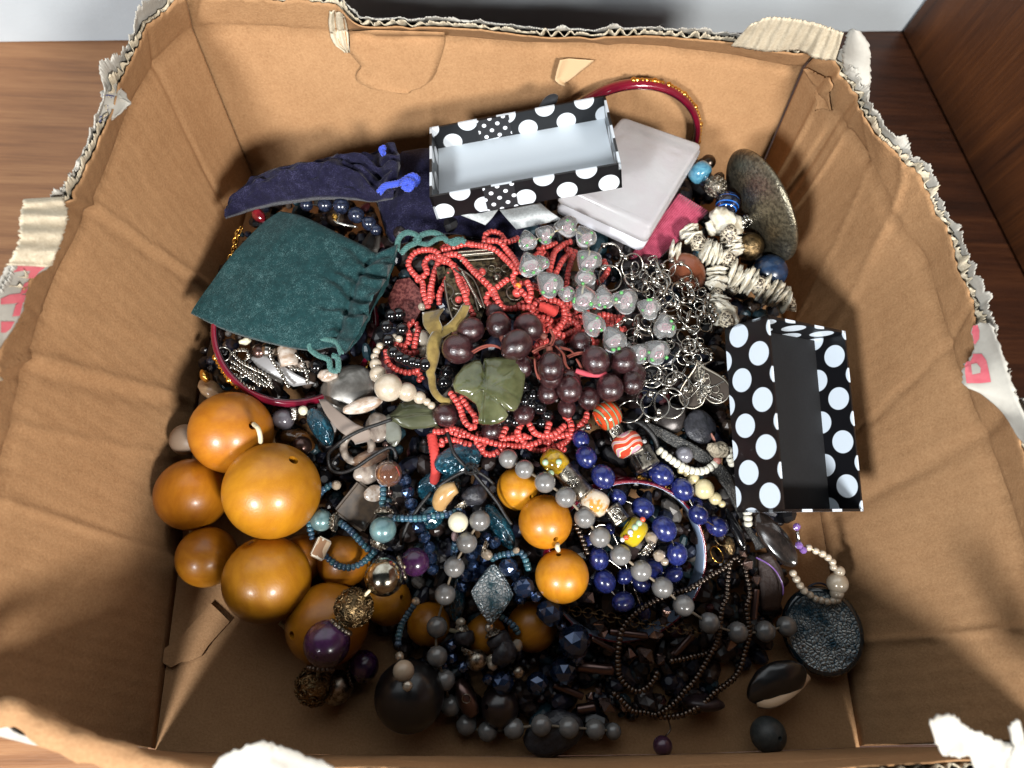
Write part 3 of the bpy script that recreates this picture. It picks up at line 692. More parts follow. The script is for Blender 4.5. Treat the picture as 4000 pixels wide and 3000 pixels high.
def quad_uv(name, pts, u0, v0, nrm_in, th, m, par):
    """flat board from 4 corners (u along 0->1, v along 0->3); `th` thick on the -nrm_in side; UV in metres"""
    a, b, c, d = pts; nn = (b-a).cross(d-a).normalized()
    if nn.dot(nrm_in) < 0: nn = -nn
    vs = list(pts)+[p-nn*th for p in pts]; fs = [(0,1,2,3),(7,6,5,4),(0,4,5,1),(1,5,6,2),(2,6,7,3),(3,7,4,0)]
    me = fixn(mesh(name, vs, fs, False)); uv = me.uv_layers.new(name='UVMap'); ex = (b-a).normalized(); ey = (d-a); ey = (ey-ey.dot(ex)*ex).normalized()
    for l in me.loops:
        p = me.vertices[l.vertex_index].co-a; uv.data[l.index].uv = (u0+p.dot(ex), v0+p.dot(ey))
    return put(name, me, m, par)
def tray(th, rim, base2, per, rad, floor_m, dots, th_w=.0011, floor_up=.002):
    """rim: 4 corners (near-left, near-right, far-right, far-left); base2: the two near bottom corners"""
    e = ((base2[0]-rim[0])+(base2[1]-rim[1]))*.5
    # make the rim a true rectangle
    o = rim[0]; ux = (rim[1]-rim[0]+rim[2]-rim[3])*.5; uy = (rim[3]-rim[0]+rim[2]-rim[1])*.5; cen = sum(rim, Vector())/4
    h = e.length; nzv = -(e.normalized()); ux = ux-ux.dot(nzv)*nzv; uy = uy-uy.dot(nzv)*nzv; uyl = uy.length; uy = (uy-uy.dot(ux.normalized())*ux.normalized()).normalized()*uyl
    R = [cen-ux/2-uy/2, cen+ux/2-uy/2, cen+ux/2+uy/2, cen-ux/2+uy/2]; Bq = [p-nzv*h for p in R]
    L = ux.length; Wd = uyl
    u = 0.0
    for i, ln in ((0, L), (1, Wd), (2, L), (3, Wd)):
        a, b = R[i], R[(i+1) % 4]; oc = (a+b)/2-cen
        quad_uv('side_panel', [Bq[i], Bq[(i+1) % 4], b, a], u, 0, oc, th_w, dots, th); u += ln
    quad_uv('floor_panel', [p+nzv*floor_up+(cen-nzv*h-(p))*.03 for p in Bq], 0, 0, nzv, .001, floor_m, th)
    print('tray', round(L*1000), round(Wd*1000), round(h*1000))
    return R, Bq, ux.normalized(), uy.normalized(), nzv
M_dots = dot_mat('black_card_white_dots', rgb(13,13,16), rgb(214,220,226), (.0190,.0190), .0047, off=(.27,.30))
M_dots2 = dot_mat('black_card_big_white_dots', rgb(11,11,15), rgb(212,222,232), (.0200,.0200), .0052, off=(.16,.62))
M_lining = mat('white_card_lining', (.70,.77,.83), .6)
M_felt = mat('black_card_floor', rgb(7,7,10), .8, col2=rgb(14,14,18), nscale=900, nmix=(.45,.62))
pb = thing('gift_box', P(1130,400,.055), 'open black box with white polka dots, white lining and a dotted ribbon', 'box')
rim = [Vector((-0.0134,0.1899,0.0756)), Vector((0.0731,0.1962,0.0938)), Vector((0.0723,0.2462,0.0799)), Vector((-0.0142,0.2398,0.0617))]
cz = Vector((0,0,CAMZ)); near = lambda p: cz+(p-cz)*.972
R1, B1, ex, ey, en = tray(pb, [near(p) for p in rim], [near(Vector((-0.0104,0.1863,0.0625))), near(Vector((0.0761,0.1927,0.0807)))], None, None, M_lining, M_dots, floor_up=.0014)
# dotted ribbon: a band inside the far side, one outside the near side, and the white tails of its bow
M_rib = dot_mat('black_ribbon_small_dots', rgb(24,24,28), rgb(224,226,232), (.0066,.0066), .00105, .7)
def on(Rq, u, v, side): return Rq
def band(par, a, b, c, d, out):
    quad_uv('ribbon', [p+out*.0007 for p in (a, b, c, d)], 0, 0, out, .0004, M_rib, par)
def edge_pt(a, b, px):                          # point on segment a-b whose picture x is px
    lo, hi = 0.0, 1.0
    for _ in range(40):
        t = (lo+hi)/2
        if (Q(a.lerp(b, t))[0] < px) == (Q(a)[0] < Q(b)[0]): lo = t
        else: hi = t
    return a.lerp(b, lo)
a, b = edge_pt(R1[0], R1[1], 1042), edge_pt(R1[0], R1[1], 1110); h1 = (B1[0]-R1[0])
band(pb, a, b, b+h1*.97, a+h1*.97, -ey)
a2, b2 = edge_pt(R1[3], R1[2], 1028), edge_pt(R1[3], R1[2], 1098); ty = -ey*.0012
band(pb, a2+ty, b2+ty, b2+ty+h1*.80, a2+ty+h1*.86, -ey)
def ribbon_strip(name, left, right, th_, m, par, n=14):
    L = lerp_len(crom(left, .001), n); Rr = lerp_len(crom(right, .001), n); K = 7
    return put(name, sheet(name, [[L[i].lerp(Rr[i], k/(K-1)) for k in range(K)] for i in range(n)], th_), m, par)
M_tail = mat('white_satin_ribbon', rgb(190,194,194), .42, col2=rgb(168,172,172), nscale=900, sheen=.3)
t0, t1 = E0(1000,160), E0(870,290)
ribbon_strip('ribbon_tail', [P(*E0(985,155),.060), P(*E0(930,230),.061), P(*E0(870,292),.060)], [P(*E0(800,185),.062), P(*E0(700,190),.062), P(*E0(655,200),.060)], .0004, M_tail, pb)
ribbon_strip('ribbon_tail', [P(*E0(1000,155),.060), P(*E0(1070,240),.064), P(*E0(1145,325),.061)], [P(*E0(1345,90),.066), P(*E0(1440,170),.069), P(*E0(1545,245),.066)], .0004, M_tail, pb)
pb2 = thing('gift_box', P(1715,900,.03), 'open black box with large white polka dots, black inside, leaning by the box side', 'box')
rim = [Vector((0.1291,0.0408,0.0802)), Vector((0.1301,0.1220,0.0923)), Vector((0.1779,0.1251,0.0676)), Vector((0.1769,0.0439,0.0555))]
tray(pb2, rim, [Vector((0.1182,0.0440,0.0595)), Vector((0.1192,0.1252,0.0716))], None, None, M_felt, M_dots2, floor_up=.0080)
# ================================================================ clear plastic case on a white base, with the crimson card under it
def rbox(name, corners, z0v, h, rr, th, m, taper=0.0):
    """rounded box on 4 bottom corners (3-D), raised along up by h"""
    cen = sum(corners, Vector())/4; n = 4; ring = []
    for i in range(4):
        p, a, b = corners[i], corners[i-1], corners[(i+1) % 4]; da = (a-p).normalized(); db = (b-p).normalized()
        for k in range(6):
            t = k/5; q0, q1, q2 = p+da*rr, p, p+db*rr; ring.append(q0*(1-t)**2+q1*2*t*(1-t)+q2*t*t)
    nn = (corners[1]-corners[0]).cross(corners[3]-corners[0]).normalized()
    if nn.z < 0: nn = -nn
    prof = [(.01,0),(.0,.06),(0,.45),(.025,.50),(.03,.86),(.05,.95),(.085,1.0),(.14,.97),(.16,.97)]
    vs = []; k = len(ring); fs = []
    for (ins, hh) in prof:
        for p in ring: vs.append(p.lerp(cen, ins+taper*hh)+nn*h*hh)
    for q in range(len(prof)-1):
        for i in range(k): fs.append((q*k+i, q*k+(i+1) % k, (q+1)*k+(i+1) % k, (q+1)*k+i))
    fs.append(tuple(range(k))[::-1]); fs.append(tuple((len(prof)-1)*k+i for i in range(k)))
    return fixn(mesh(name, vs, fs, True)), nn
M_wbase = mat('white_plastic', (.74,.74,.80), .25, coat=.3, sub=.1, subs=.003, subr=(1,1,1))
M_frost = mat('frosted_clear_plastic', (.97,.95,.95), .24, trans=.66, ior=1.14, bump=.35, bscale=90, bdist=.002, col2=(.95,.90,.91), nscale=60, coat=.5, coatr=.15)
pc = thing('plastic_case', P(1350,430,.055), 'small clear plastic trinket case with white base beside the polka dot box', 'case')
cc = [P(1196,458,.050), P(1384,546,.049), P(1496,360,.047), P(1325,300,.048)]
me, nn = rbox('case_base', cc, 0, .0095, .004, 0, M_wbase); put('case_base', me, M_wbase, pc)
c2 = [p+nn*.0092 for p in cc]; ce = sum(c2, Vector())/4; c2 = [p.lerp(ce, -.015) for p in c2]
me, nn = rbox('case_lid', c2, 0, .0105, .003, 0, M_frost, .03); put('case_lid', me, M_frost, pc)
c3 = [p.lerp(ce, .14)-nn*.0030 for p in c2]; me, nn = rbox('case_pad', c3, 0, .0050, .004, 0, M_wbase, .10); put('case_pad', me, M_wbase, pc)
M_crim = mat('crimson_crepe', rgb(160,56,82), .7, col2=rgb(178,72,98), nscale=1.0, stretch=(300,300,300), sheen=.3)
pk = thing('jewellery_card', P(1440,500,.045), 'crimson ribbed crepe card slipped under the clear plastic case', 'card')
n = 60; g = []
q = [P(1366,552,.046), P(1400,572,.044), P(1530,456,.046), P(1468,418,.050)]; up = Vector((0,0,1))
for i in range(n):
    t = i/(n-1); a, b = q[0].lerp(q[1], t), q[3].lerp(q[2], t); g.append([a.lerp(b, s/8)+up*.00025*math.sin(t*88) for s in range(9)])
put('card', sheet('card', g, .0016), M_crim, pk)
g2 = [[p-Vector((0,0,.0026)) for p in r] for r in g]
put('card_back', sheet('card_back', [[p+(q[1]-q[2])*.02 for p in r] for r in g2], .0008), M_crim, pk)
# ================================================================ bangles
def ring_from(c, nrm, R, n=96):
    nrm = nrm.normalized(); x = nrm.orthogonal().normalized(); y = nrm.cross(x)
    return [c+(x*math.cos(2*math.pi*i/n)+y*math.sin(2*math.pi*i/n))*R for i in range(n)], x, y
def bangle(name, label, c, nrm, R, w, arcs, m_out, m_in, stud, t=.0016):
    b = thing(name, c, label, 'bangle', 'maroon bangles with gold studs'); pts, x, y = ring_from(c, nrm, R); nrm = nrm.normalized(); prof = [(-.55,-1),(.2,-1.05),(.75,-.7),(1,-.2),(1,.2),(.75,.7),(.2,1.05),(-.55,1)]
    vs = []; fs = []; k = len(prof); n = len(pts)
    for p in pts:
        o = (p-c).normalized()
        for a_, z_ in prof: vs.append(p+o*a_*t+nrm*z_*w)
    for i in range(n):
        for j in range(k): fs.append((i*k+j, ((i+1) % n)*k+j, ((i+1) % n)*k+(j+1) % k, i*k+(j+1) % k))
    put('hoop', fixn(mesh('hoop', vs, fs)), m_out, b)
    vs = []; fs = []
    for p in pts:
        o = (p-c).normalized()
        for a_, z_ in ((-.58,-.97),(-.80,-.93),(-.80,.93),(-.58,.97)): vs.append(p+o*a_*t+nrm*z_*w)
    for i in range(n):
        for j in range(4): fs.append((i*4+j, ((i+1) % n)*4+j, ((i+1) % n)*4+(j+1) % 4, i*4+(j+1) % 4))
    put('lining', fixn(mesh('lining', vs, fs)), m_in, b)
    for a0, a1, side in arcs:                      # gold studs along arcs (degrees in the ring's own frame)
        k = int(abs(a1-a0)*math.pi/180*R/(stud*1.75)); 
        for i in range(k):
            a = math.radians(a0+(a1-a0)*i/k); o = x*math.cos(a)+y*math.sin(a); mm = T_facet if i % 5 else T_bead_s
            put('stud', mm, M_gold, b, c+o*(R+t*.9)+nrm*side*w*.35, qt(o), stud*(1.0 if i % 5 else 1.3))
    return b, x, y
def pick_angle(c, x, y, R, px, py):                # ring angle whose picture point is nearest
    return min(range(360), key=lambda a: (lambda q: (q[0]-px)**2+(q[1]-py)**2)(Q(c+(x*math.cos(math.radians(a))+y*math.sin(math.radians(a)))*R)))
def arc(c, nrm, R, p0, p1, side):
    pts, x, y = ring_from(c, nrm, R); a0, a1 = pick_angle(c, x, y, R, *p0), pick_angle(c, x, y, R, *p1)
    if a1-a0 > 180: a1 -= 360
    if a0-a1 > 180: a0 -= 360
    return (a0, a1, side)
M_lin = mat('black_bangle_lining', rgb(24,12,16), .2, coat=.3)
M_lin2 = mat('brown_bangle_lining', rgb(58,34,38), .2, .3, coat=.5)
c = P(640,706,.038); nr = Vector((.03,-.10,1)); R = (P(812,706,.038)-P(468,706,.038)).length/2*1.0
bangle('bangle', 'glossy maroon bangle with gold studs lying flat under the green pouch', c, nr, R, .0024, [arc(c, nr, R, (812,730), (700,856), .3), arc(c, nr, R, (470,770), (520,850), 0)], M_maroon, M_lin, .0014, .0019)
c = P(1352,312,.036); _t = P(1345,172,.076)-c; _r = P(1488,312,.036)-c; nr = _r.cross(_t); R = (_t.length+_r.length)/2
bangle('bangle', 'maroon bangle with gold studs standing against the back cardboard wall', c, nr, R, .0030, [arc(c, nr, R, (1366,170), (1432,195), -.2), arc(c, nr, R, (1436,200), (1484,270), -.2), arc(c, nr, R, (1486,272), (1492,320), -.2)], M_maroon, M_lin2, .0012, .0020)
c = P(1350,1208,.028); nr = Vector((.10,-.45,1)); R = (P(1527,1250,.034)-P(1175,1190,.034)).length/2
M_steel_lin = mat('steel_bangle_lining', rgb(150,168,194), .28, .35, bump=.5, bscale=20, bdist=.001)
bangle('bangle', 'maroon bangle with a wide steel lining and gold studs among the blue beads', c, nr, R, .0048, [arc(c, nr, R, (1380,1048), (1440,1080), .3), arc(c, nr, R, (1480,1110), (1515,1160), .3), arc(c, nr, R, (1520,1175), (1528,1230), .3)], M_maroon, M_steel_lin, .0013, .0010)
# ================================================================ hammered disc
def facing(c, major, ratio, left=True):
    v = (Vector((0,0,CAMZ))-c).normalized(); m = (major-major.dot(v)*v).normalized(); s = v.cross(m); a = math.acos(ratio)
    n1, n2 = v*math.cos(a)+s*math.sin(a), v*math.cos(a)-s*math.sin(a)
    return n1 if (n1.x < n2.x) == left else n2
c = P(1641,447,.052); mj = P(1697,567,.040)-P(1587,332,.064); R = mj.length/2; nr = facing(c, mj, .40)
prof = []
for i in range(40):
    t = i/39; prof.append((t, .26*math.sqrt(max(0, 1-t*t*.98))-.04))
vs = []; fs = []; n = 72; q = qn(nr, mj); L = len(prof)
for i in range(n):
    a = 2*math.pi*i/n
    for j, (r, z) in enumerate(prof):
        dz = .006*math.sin(j*1.75)*math.sin(i*1.5*max(1, round(r*8))/2+j) if .08 < r < .97 else 0
        vs.append(c+q @ Vector((r*R*math.cos(a), r*R*math.sin(a), (z+dz)*R)))
    for j, (r, z) in reversed(list(enumerate(prof))): vs.append(c+q @ Vector((r*R*math.cos(a), r*R*math.sin(a), (z-.035)*R)))
k = 2*L
for i in range(n):
    b = (i+1) % n
    for j in range(k-1): fs.append((i*k+j, b*k+j, b*k+j+1, i*k+j+1))
dsc = put('disc_pendant', fixn(mesh('disc_pendant', vs, fs)), M_pewter); tag(dsc, 'large domed hammered pewter disc leaning on the cardboard wall', 'pendant')
# ================================================================ wooden bead necklace
th = thing('wooden_bead_necklace', P(590,1150,.0), 'necklace of big glossy orange wooden beads on cream cord', 'necklace')
WB = [(742,1212,57,20),(655,1205,50,12),(447,1203,64,16),(415,1068,77,19),(500,934,88,30),(588,1060,103,34),(577,1252,93,26),(707,1349,88,16),(838,1299,51,18),(926,1349,47,14),(1049,1371,44,14),(1150,1353,54,14),(1214,1244,58,20),(1178,1127,58,22),(1120,1055,47,16)]
cs = []
for i, (x, y, r, o) in enumerate(WB):
    z = max(F(x, y), 0)*(.35 if i not in (8,9,10,11,12,13,14) else .7)+o/1000.0; z = max(z, M(x, y, .02, r)); z = M(x, y, .01, r)+.0015 if i in (0,1,8,9,10,11) else z; cs.append((P(x, y, z), M(x, y, z, r)))
for i, (p, r) in enumerate(cs):
    d = cs[min(i+1, len(cs)-1)][0]-cs[max(i-1, 0)][0]; d = d+Vector((0,0,.3*d.length*random.uniform(-1,1)))
    hp_ = {4: (549,918), 12: (1206,1192), 13: (1205,1172), 14: (1150,1075), 7: (622,1375), 8: (868,1290), 5: (640,985)}.get(i)
    if hp_: d = (P(*hp_, p.z+r*.75)-p)
    put('bead', T_big, M_wood, th, p, qt(d) @ Quaternion((0,0,1), i*1.3), r*1.0)
put('cord', tube('cord', crom([c for c, r in cs], .002), .0011, 7), M_cord_w, th)
hp = P(552,938,.062)
put('cord', tube('cord', crom([P(548,916,.058), P(557,925,.063), P(562,941,.062), P(563,957,.056)], .001), .0010, 7), M_cord_w, th)
put('cord', tube('cord', crom([P(603,1345,.006), P(612,1352,.006), P(622,1362,.010), P(632,1362,.016)], .001), .0010, 7), M_cord_w, th)
put('cord', tube('cord', crom([P(1205,1176,.046), P(1204,1182,.050), P(1207,1190,.046)], .001), .0010, 7), M_cord_w, th)
# ================================================================ coral seed bead necklace
A = tile(1500,750,1000); B = tile(1700,1450,800); E = tile(1100,1450,800)
th = thing('coral_bead_necklace', PF(1100,650,0), 'many-stranded necklace of tiny coral red seed beads across the middle', 'necklace')
def pa(t, L, o): return [(*t(u, v), o+1.2*math.sin(i*1.9)) for i, (u, v) in enumerate(L)]
top = [(A,[(380,990),(340,870),(330,780),(250,700),(210,620),(260,530),(350,500),(440,510),(480,570),(430,720),(400,850),(395,960)],9),
 (A,[(290,760),(370,700),(350,620),(400,560),(470,590),(435,700),(412,830),(420,930)],7),(A,[(565,680),(520,800),(480,880),(480,980)],8),
 (A,[(490,560),(560,600),(620,680),(650,780),(690,860),(720,960),(780,1080)],9),(A,[(500,600),(590,625),(660,700),(705,790),(715,880)],7),
 (A,[(530,550),(620,540),(690,590),(760,670),(830,740),(900,800),(950,860),(980,930),(1010,990),(1080,1010),(1160,1000),(1250,1000)],9),
 (A,[(510,500),(600,480),(700,450),(800,460),(880,470),(960,500),(1030,560),(1090,620),(1140,680),(1110,740),(1140,800),(1200,870),(1250,920)],8),
 (A,[(870,430),(880,370),(940,340),(1010,370),(1050,430),(1110,420),(1170,390)],8),(A,[(910,420),(1000,430),(1060,500),(1120,570),(1160,640),(1200,700)],10),
 (A,[(500,490),(560,460),(640,470),(720,440),(760,460)],6),(A,[(1060,760),(980,820),(900,880),(890,950),(950,990),(1010,980),(950,900),(920,830),(860,770),(790,690)],7),
 (A,[(1430,680),(1450,600),(1480,510),(1560,450),(1640,420)],9),(A,[(1490,690),(1530,610),(1570,560),(1620,510),(1560,490)],7),(A,[(1580,820),(1590,700),(1630,560),(1660,500)],6),
 (A,[(1900,600),(1930,680),(1880,760),(1830,790)],6),(A,[(1240,780),(1270,870),(1250,960),(1280,1040),(1340,1110),(1380,1180)],9),
 (B,[(170,240),(220,310),(270,400),(300,500),(340,570),(400,610),(440,570)],18),(B,[(280,290),(330,350),(390,430),(430,500),(440,560)],17),
 (B,[(930,570),(890,650),(920,720),(960,770),(1000,800),(1050,840),(1140,860),(1240,840),(1340,800),(1430,750),(1470,690),(1470,600),(1450,530),(1400,480)],9),
 (B,[(0,650),(100,650),(180,620),(260,640),(340,680),(420,720),(520,740),(640,780),(760,800),(880,810),(1000,800),(1110,770),(1180,720),(1240,640)],9)]
rest = [(A,[(1380,920),(1300,980),(1260,1040),(1330,1080),(1400,1090),(1460,1130)],9),(A,[(1400,940),(1480,940),(1540,980),(1560,1080),(1530,1150),(1470,1200)],9),
 (A,[(1480,1210),(1560,1240),(1640,1200),(1700,1200),(1760,1250),(1810,1290)],8),(A,[(1560,1160),(1600,1080),(1560,1010),(1500,1000),(1430,1040),(1360,1150)],6),(A,[(1400,1120),(1450,1200),(1540,1180),(1640,1120),(1690,1180)],7),
 (A,[(1830,1080),(1900,1060),(1980,1080),(2080,1090)],6),(A,[(1900,1130),(1980,1150),(2060,1200),(2080,1160)],6),(A,[(1860,1100),(1950,1105),(2040,1130)],5),(A,[(1480,450),(1400,470),(1340,500),(1360,560)],7),
 (A,[(190,1190),(220,1250),(180,1330),(110,1310)],9),(A,[(260,1340),(290,1220),(300,1180)],9),(A,[(20,1380),(30,1470),(100,1530),(200,1560),(300,1540)],8),(A,[(170,1370),(230,1400),(290,1380)],7),(A,[(200,1170),(250,1120),(290,1180),(230,1300)],7),(A,[(280,1560),(330,1600),(290,1630)],6),
 (B,[(70,790),(80,750),(150,740),(240,750),(320,780),(400,800)],7),(B,[(450,770),(500,830),(520,880),(600,900),(680,870),(760,810)],7),(B,[(760,620),(730,690),(720,740),(800,720),(860,720)],9),
 (B,[(1020,580),(1060,650),(1100,680),(1180,700),(1280,680),(1360,620),(1400,580)],10),(B,[(1230,570),(1210,650),(1230,700)],9),(B,[(1640,460),(1620,530),(1550,590),(1500,640),(1440,680),(1360,700),(1280,740),(1200,750)],8),
 (B,[(880,740),(960,700),(1000,720),(1060,720)],8),(B,[(640,720),(560,740),(490,760),(540,820)],7),(B,[(150,640),(220,670),(300,700),(380,690)],7),(A,[(1180,790),(1260,800),(1330,830),(1380,880)],6),(A,[(1300,560),(1360,520),(1420,560),(1400,640)],5),
 (A,[(1670,1280),(1740,1290),(1860,1300)],4),(A,[(1500,1260),(1580,1280),(1680,1250)],5),(A,[(700,960),(760,1050),(790,1090)],6),(A,[(1170,980),(1240,940),(1300,900)],6)]
for t, L, o in top: strand(th, 'bead', pa(t, L, o), .00150, 1.30, T_seed, M_coral)
st = []
rc = random.Random(4)
for k in range(16):
    u, v = rc.uniform(1180,1720), rc.uniform(900,1290); L = [(u, v)]
    an = rc.uniform(0, 6.28)
    for i in range(5): an += rc.uniform(-.9, .9); u += 62*math.cos(an); v += 40*math.sin(an); L.append((u, v))
    rest.append((A, L, rc.uniform(3, 7)))
for k in range(8):
    u, v = rc.uniform(500,1300), rc.uniform(640,840); L = [(u, v)]; an = rc.uniform(0, 6.28)
    for i in range(5): an += rc.uniform(-.8, .8); u += 60*math.cos(an); v += 24*math.sin(an); L.append((u, v))
    rest.append((B, L, rc.uniform(3, 8)))
for t, L, o in rest: strand(th, 'bead', pa(t, L, o), .00150, 1.30, T_seed, M_coral, store=st)
nkids = len(th.children)
print('coral beads', nkids, len(st))
bulk('bead_strand', T_seed, st, M_coral, th)
put('bead', T_seed, M_amberseed, th, PF(*A(1160,808), 10), qt((1,1,0)), .0014)
def wrapped(name, path, r, m, th):
    pts = crom(path3(path), r*.34); return put(name, tube(name, pts, lambda t: r*(1+.09*math.cos(t*(len(pts)-1)*3.14159)), 14), m, th)
wrapped('thread_wrap', [(*E(1625,690),6),(*E(1640,800),7),(*E(1655,900),8),(*E(1665,1020),8),(*E(1665,1120),7),(*E(1625,1270),2)], .0023, M_thread_r, th)
wrapped('thread_wrap', [(*A(1345,985),11),(*A(1410,1005),12),(*A(1480,1040),10)], .0024, M_thread_r, th)
# ================================================================ glass flower beads
th = thing('glass_bead_necklace', PF(1300,600,0), 'necklace of clear glass hearts with pink roses and green leaves inside', 'necklace')
G2 = tile(2300,750,1000)
gb = [(A(1240,430),72,1.25,80),(A(1400,370),74,1,20),(A(1590,300),84,1.1,0),(A(1745,400),80,1.2,60),(A(1775,610),100,1,40),(A(1740,745),82,1.05,90),(A(1735,930),105,1.05,70),(A(1895,930),85,1.1,80),(A(2090,945),100,1.05,10),
 (A(1265,640),92,1.15,70),(A(1365,620),60,1.1,60),(A(1440,805),100,1.1,40),(A(1580,880),62,1.1,20),(A(1815,1150),84,1.3,50),(A(1990,1285),95,1.1,60),(G2(530,1010),84,1.1,30),(G2(655,1175),88,1.15,80),(G2(595,1385),100,1.0,40),(G2(440,1395),80,1,20)]
cs = []
for i, ((x, y), r, el, an) in enumerate(gb):
    c, z = ctr(x, y, 17); R = M(x, y, z, r/4*1.16); cs.append(c)
    d = pdir(x, y, an, random.uniform(-.2, .2)); q = qn(d, d.cross((Vector((0,0,CAMZ))-c)))
    b = put('bead', T_heart, M_glass, th, c, q, (R, R*1.05, R*el))
    v = (Vector((0,0,CAMZ))-c).normalized(); sx, sy = q @ Vector((1,0,0)), q @ Vector((0,0,1))
    # rose: a rolled ribbon; leaves: small blades
    cc_ = c+v*R*.50+(sx*random.uniform(-.2,.2)+sy*random.uniform(-.2,.2))*R
    pts = [cc_+(sx*math.cos(a)+sy*math.sin(a)*.9)*R*(.07+.030*a) for a in [k*.55 for k in range(18)]]
    put('flower', tube('flower', pts, R*.075, 6), M_pinkin, b)
    for k in range(3):
        a = random.uniform(0, 6.28); p0 = cc_+(sx*math.cos(a)+sy*math.sin(a))*R*.50; p1 = p0+(sx*math.cos(a+.5)+sy*math.sin(a+.5))*R*.28
        put('leaf', tube('leaf', [p0, p0.lerp(p1, .5), p1], lambda t: R*(.04+.15*math.sin(math.pi*min(1, max(0, t)))), 6), M_greenin, b)
    put('brightening_core', T_nugget[i % 4], M_bright_core, b, c-v*R*.15, q, (R*.52, R*.36, R*.55))  # white core added inside the clear glass to brighten the bead
put('cord', tube('cord', crom([c-Vector((0,0,.001)) for c in cs[:9]], .002), .0004, 5), M_cord_w, th)
# ================================================================ grape cluster ornament
th = thing('grape_cluster', PF(1150,800,0), 'cluster of frosted purple glass grapes with green stone leaves and brown thread stems', 'ornament')
gr = [(A(960,1040),85,70,8),(A(990,1145),110,75,16),(A(755,1190),112,160,13),(A(630,1355),130,20,18),(A(1240,1165),122,30,15),(A(1150,1315),133,140,20),(A(1440,1515),118,-95,22),(A(1700,1300),95,60,14),(A(1830,1460),122,-120,20),(A(2070,1460),116,-60,17),(A(1510,1330),62,90,10),(A(1600,1640),104,-90,17),(A(1200,1500),95,90,10),(A(2150,1590),110,-60,14),
 (B(1250,60),132,-80,18),(B(1450,205),138,-95,22),(B(1890,185),148,-110,20),(B(1660,300),122,-95,17),(B(1220,240),118,-70,14),(B(1420,390),100,80,10),(B(955,470),112,-40,12),(B(610,640),112,-60,8),(B(2130,130),126,-100,17),(B(120,478),133,-160,12),(B(2020,20),110,-60,12)]
for i, ((x, y), r, an, o) in enumerate(gr):
    k = 4 if i < 14 else 5; d = pdir(x, y, an, random.uniform(-.25, .15)); c, z = ctr(x, y, o); R = M(x, y, z, r/k)
    b = put('grape', T_grape, M_grape, th, c, qt(d) @ Quaternion((0,0,1), i), (R, R, R*1.0))
    if i in (2,4,7,10,16,1,6):
        put('cap', T_tubeb, M_grapecap, b, c+d*R*1.28, qt(d), (R*.55, R*.55, R*.28))
    e = c+d*R*1.1; rr = PF(x+d.x*800*.05, y, 4)
for L in [[(1790,1330),(1900,1320),(1000+20,1390)][:0] or [(760,1380),(830,1340),(920,1320),(1000,1345),(1040,1400)],[(1280,1380),(1350,1340),(1440,1310),(1450,1230)],[(1300,1440),(1310,1540),(1340,1630)],[(1480,1330),(1540,1390),(1560,1480),(1600,1530)],[(1580,1420),(1660,1390),(1760,1380)],[(1660,1440),(1700,1520),(1720,1600)],[(1520,1340),(1600,1360),(1640,1400)],[(1430,1180),(1460,1260),(1420,1330)],[(1560,1560),(1640,1580),(1740,1570)]]:
    cordpath('stem_thread', [(*A(u, v), 19) for u, v in L], .00042, M_thread_b, th); cordpath('stem_thread', [(*A(u+14, v+12), 18) for u, v in L], .00038, M_thread_b, th)
wrapped('thread_wrap', [(*A(1660,1545),20),(*A(1710,1560),21),(*A(1770,1575),20),(*A(1850,1580),20),(*A(1920,1570),19)], .0012, mat('pink_thread', rgb(186,72,84), .8), th)
# leaves
def leaf(name, half, base, tipv, lift, m, par, ridge=.0012, th_=.0022, nS=16, nT=13):
    """half: list of (left, right) picture points from stalk to tip"""
    g = []
    for i, (l, r) in enumerate(half):
        row = []
        pl, pr = P(*l, base(i)), P(*r, base(i))
        for k in range(nT):
            t = k/(nT-1); p = pl.lerp(pr, t); s = abs(t-.5)*2
            row.append(p+Vector((0,0, lift*(1-s*s)-ridge*math.exp(-(s/.08)**2)-.0006*abs(math.sin(s*7+i*1.1)))))
        g.append(row)
    fine = []
    for i in range((len(g)-1)*5+1):
        f = i/5; q = min(int(f), len(g)-2); t = f-q; fine.append([g[q][k].lerp(g[q+1][k], t) for k in range(nT)])
    return put(name, sheet(name, fine, th_, True, m=m), m, par)
def veined_leaf(name, px, cen, veins, z, m, par, dome=.0028, th_=.0022, rings_=12):
    """star-shaped leaf about `cen`; veins are picture segments cut as grooves"""
    pts = []
    for a, b in zip(px, px[1:]+px[:1]):
        for k in range(6): t = k/6; pts.append((a[0]+(b[0]-a[0])*t, a[1]+(b[1]-a[1])*t))
    def seg(x, y, s):
        (ax, ay), (bx, by) = s; dx, dy = bx-ax, by-ay; t = max(0, min(1, ((x-ax)*dx+(y-ay)*dy)/(dx*dx+dy*dy))); return math.hypot(x-ax-dx*t, y-ay-dy*t)
    n = len(pts); top = []; 
    for r in range(rings_+1):
        f = r/rings_
        for x, y in pts:
            xx, yy = cen[0]+(x-cen[0])*f, cen[1]+(y-cen[1])*f; h = dome*(1-f**3)
            for s, w, dpt in veins: h -= dpt*math.exp(-(seg(xx, yy, s)/w)**2)
            top.append(P(xx, yy, z)+Vector((0,0,h+.0006*nz((xx*.03, yy*.03, 0)))))
    k = len(top); vs = top+[p-Vector((0,0,th_)) for p in top]; fs = []
    for r in range(rings_):
        for i in range(n):
            j = (i+1) % n; q = (r*n+i, r*n+j, (r+1)*n+j, (r+1)*n+i); fs.append(q); fs.append(tuple(u+k for u in q[::-1]))
    for i in range(n): j = (i+1) % n; fs.append((rings_*n+i, rings_*n+j, k+rings_*n+j, k+rings_*n+i))
    return put(name, fixn(mesh(name, vs, fs)), m, par)
root = A(870,1470); tip = B(500,560); lp_ = lambda t: (root[0]+(tip[0]-root[0])*t, root[1]+(tip[1]-root[1])*t)
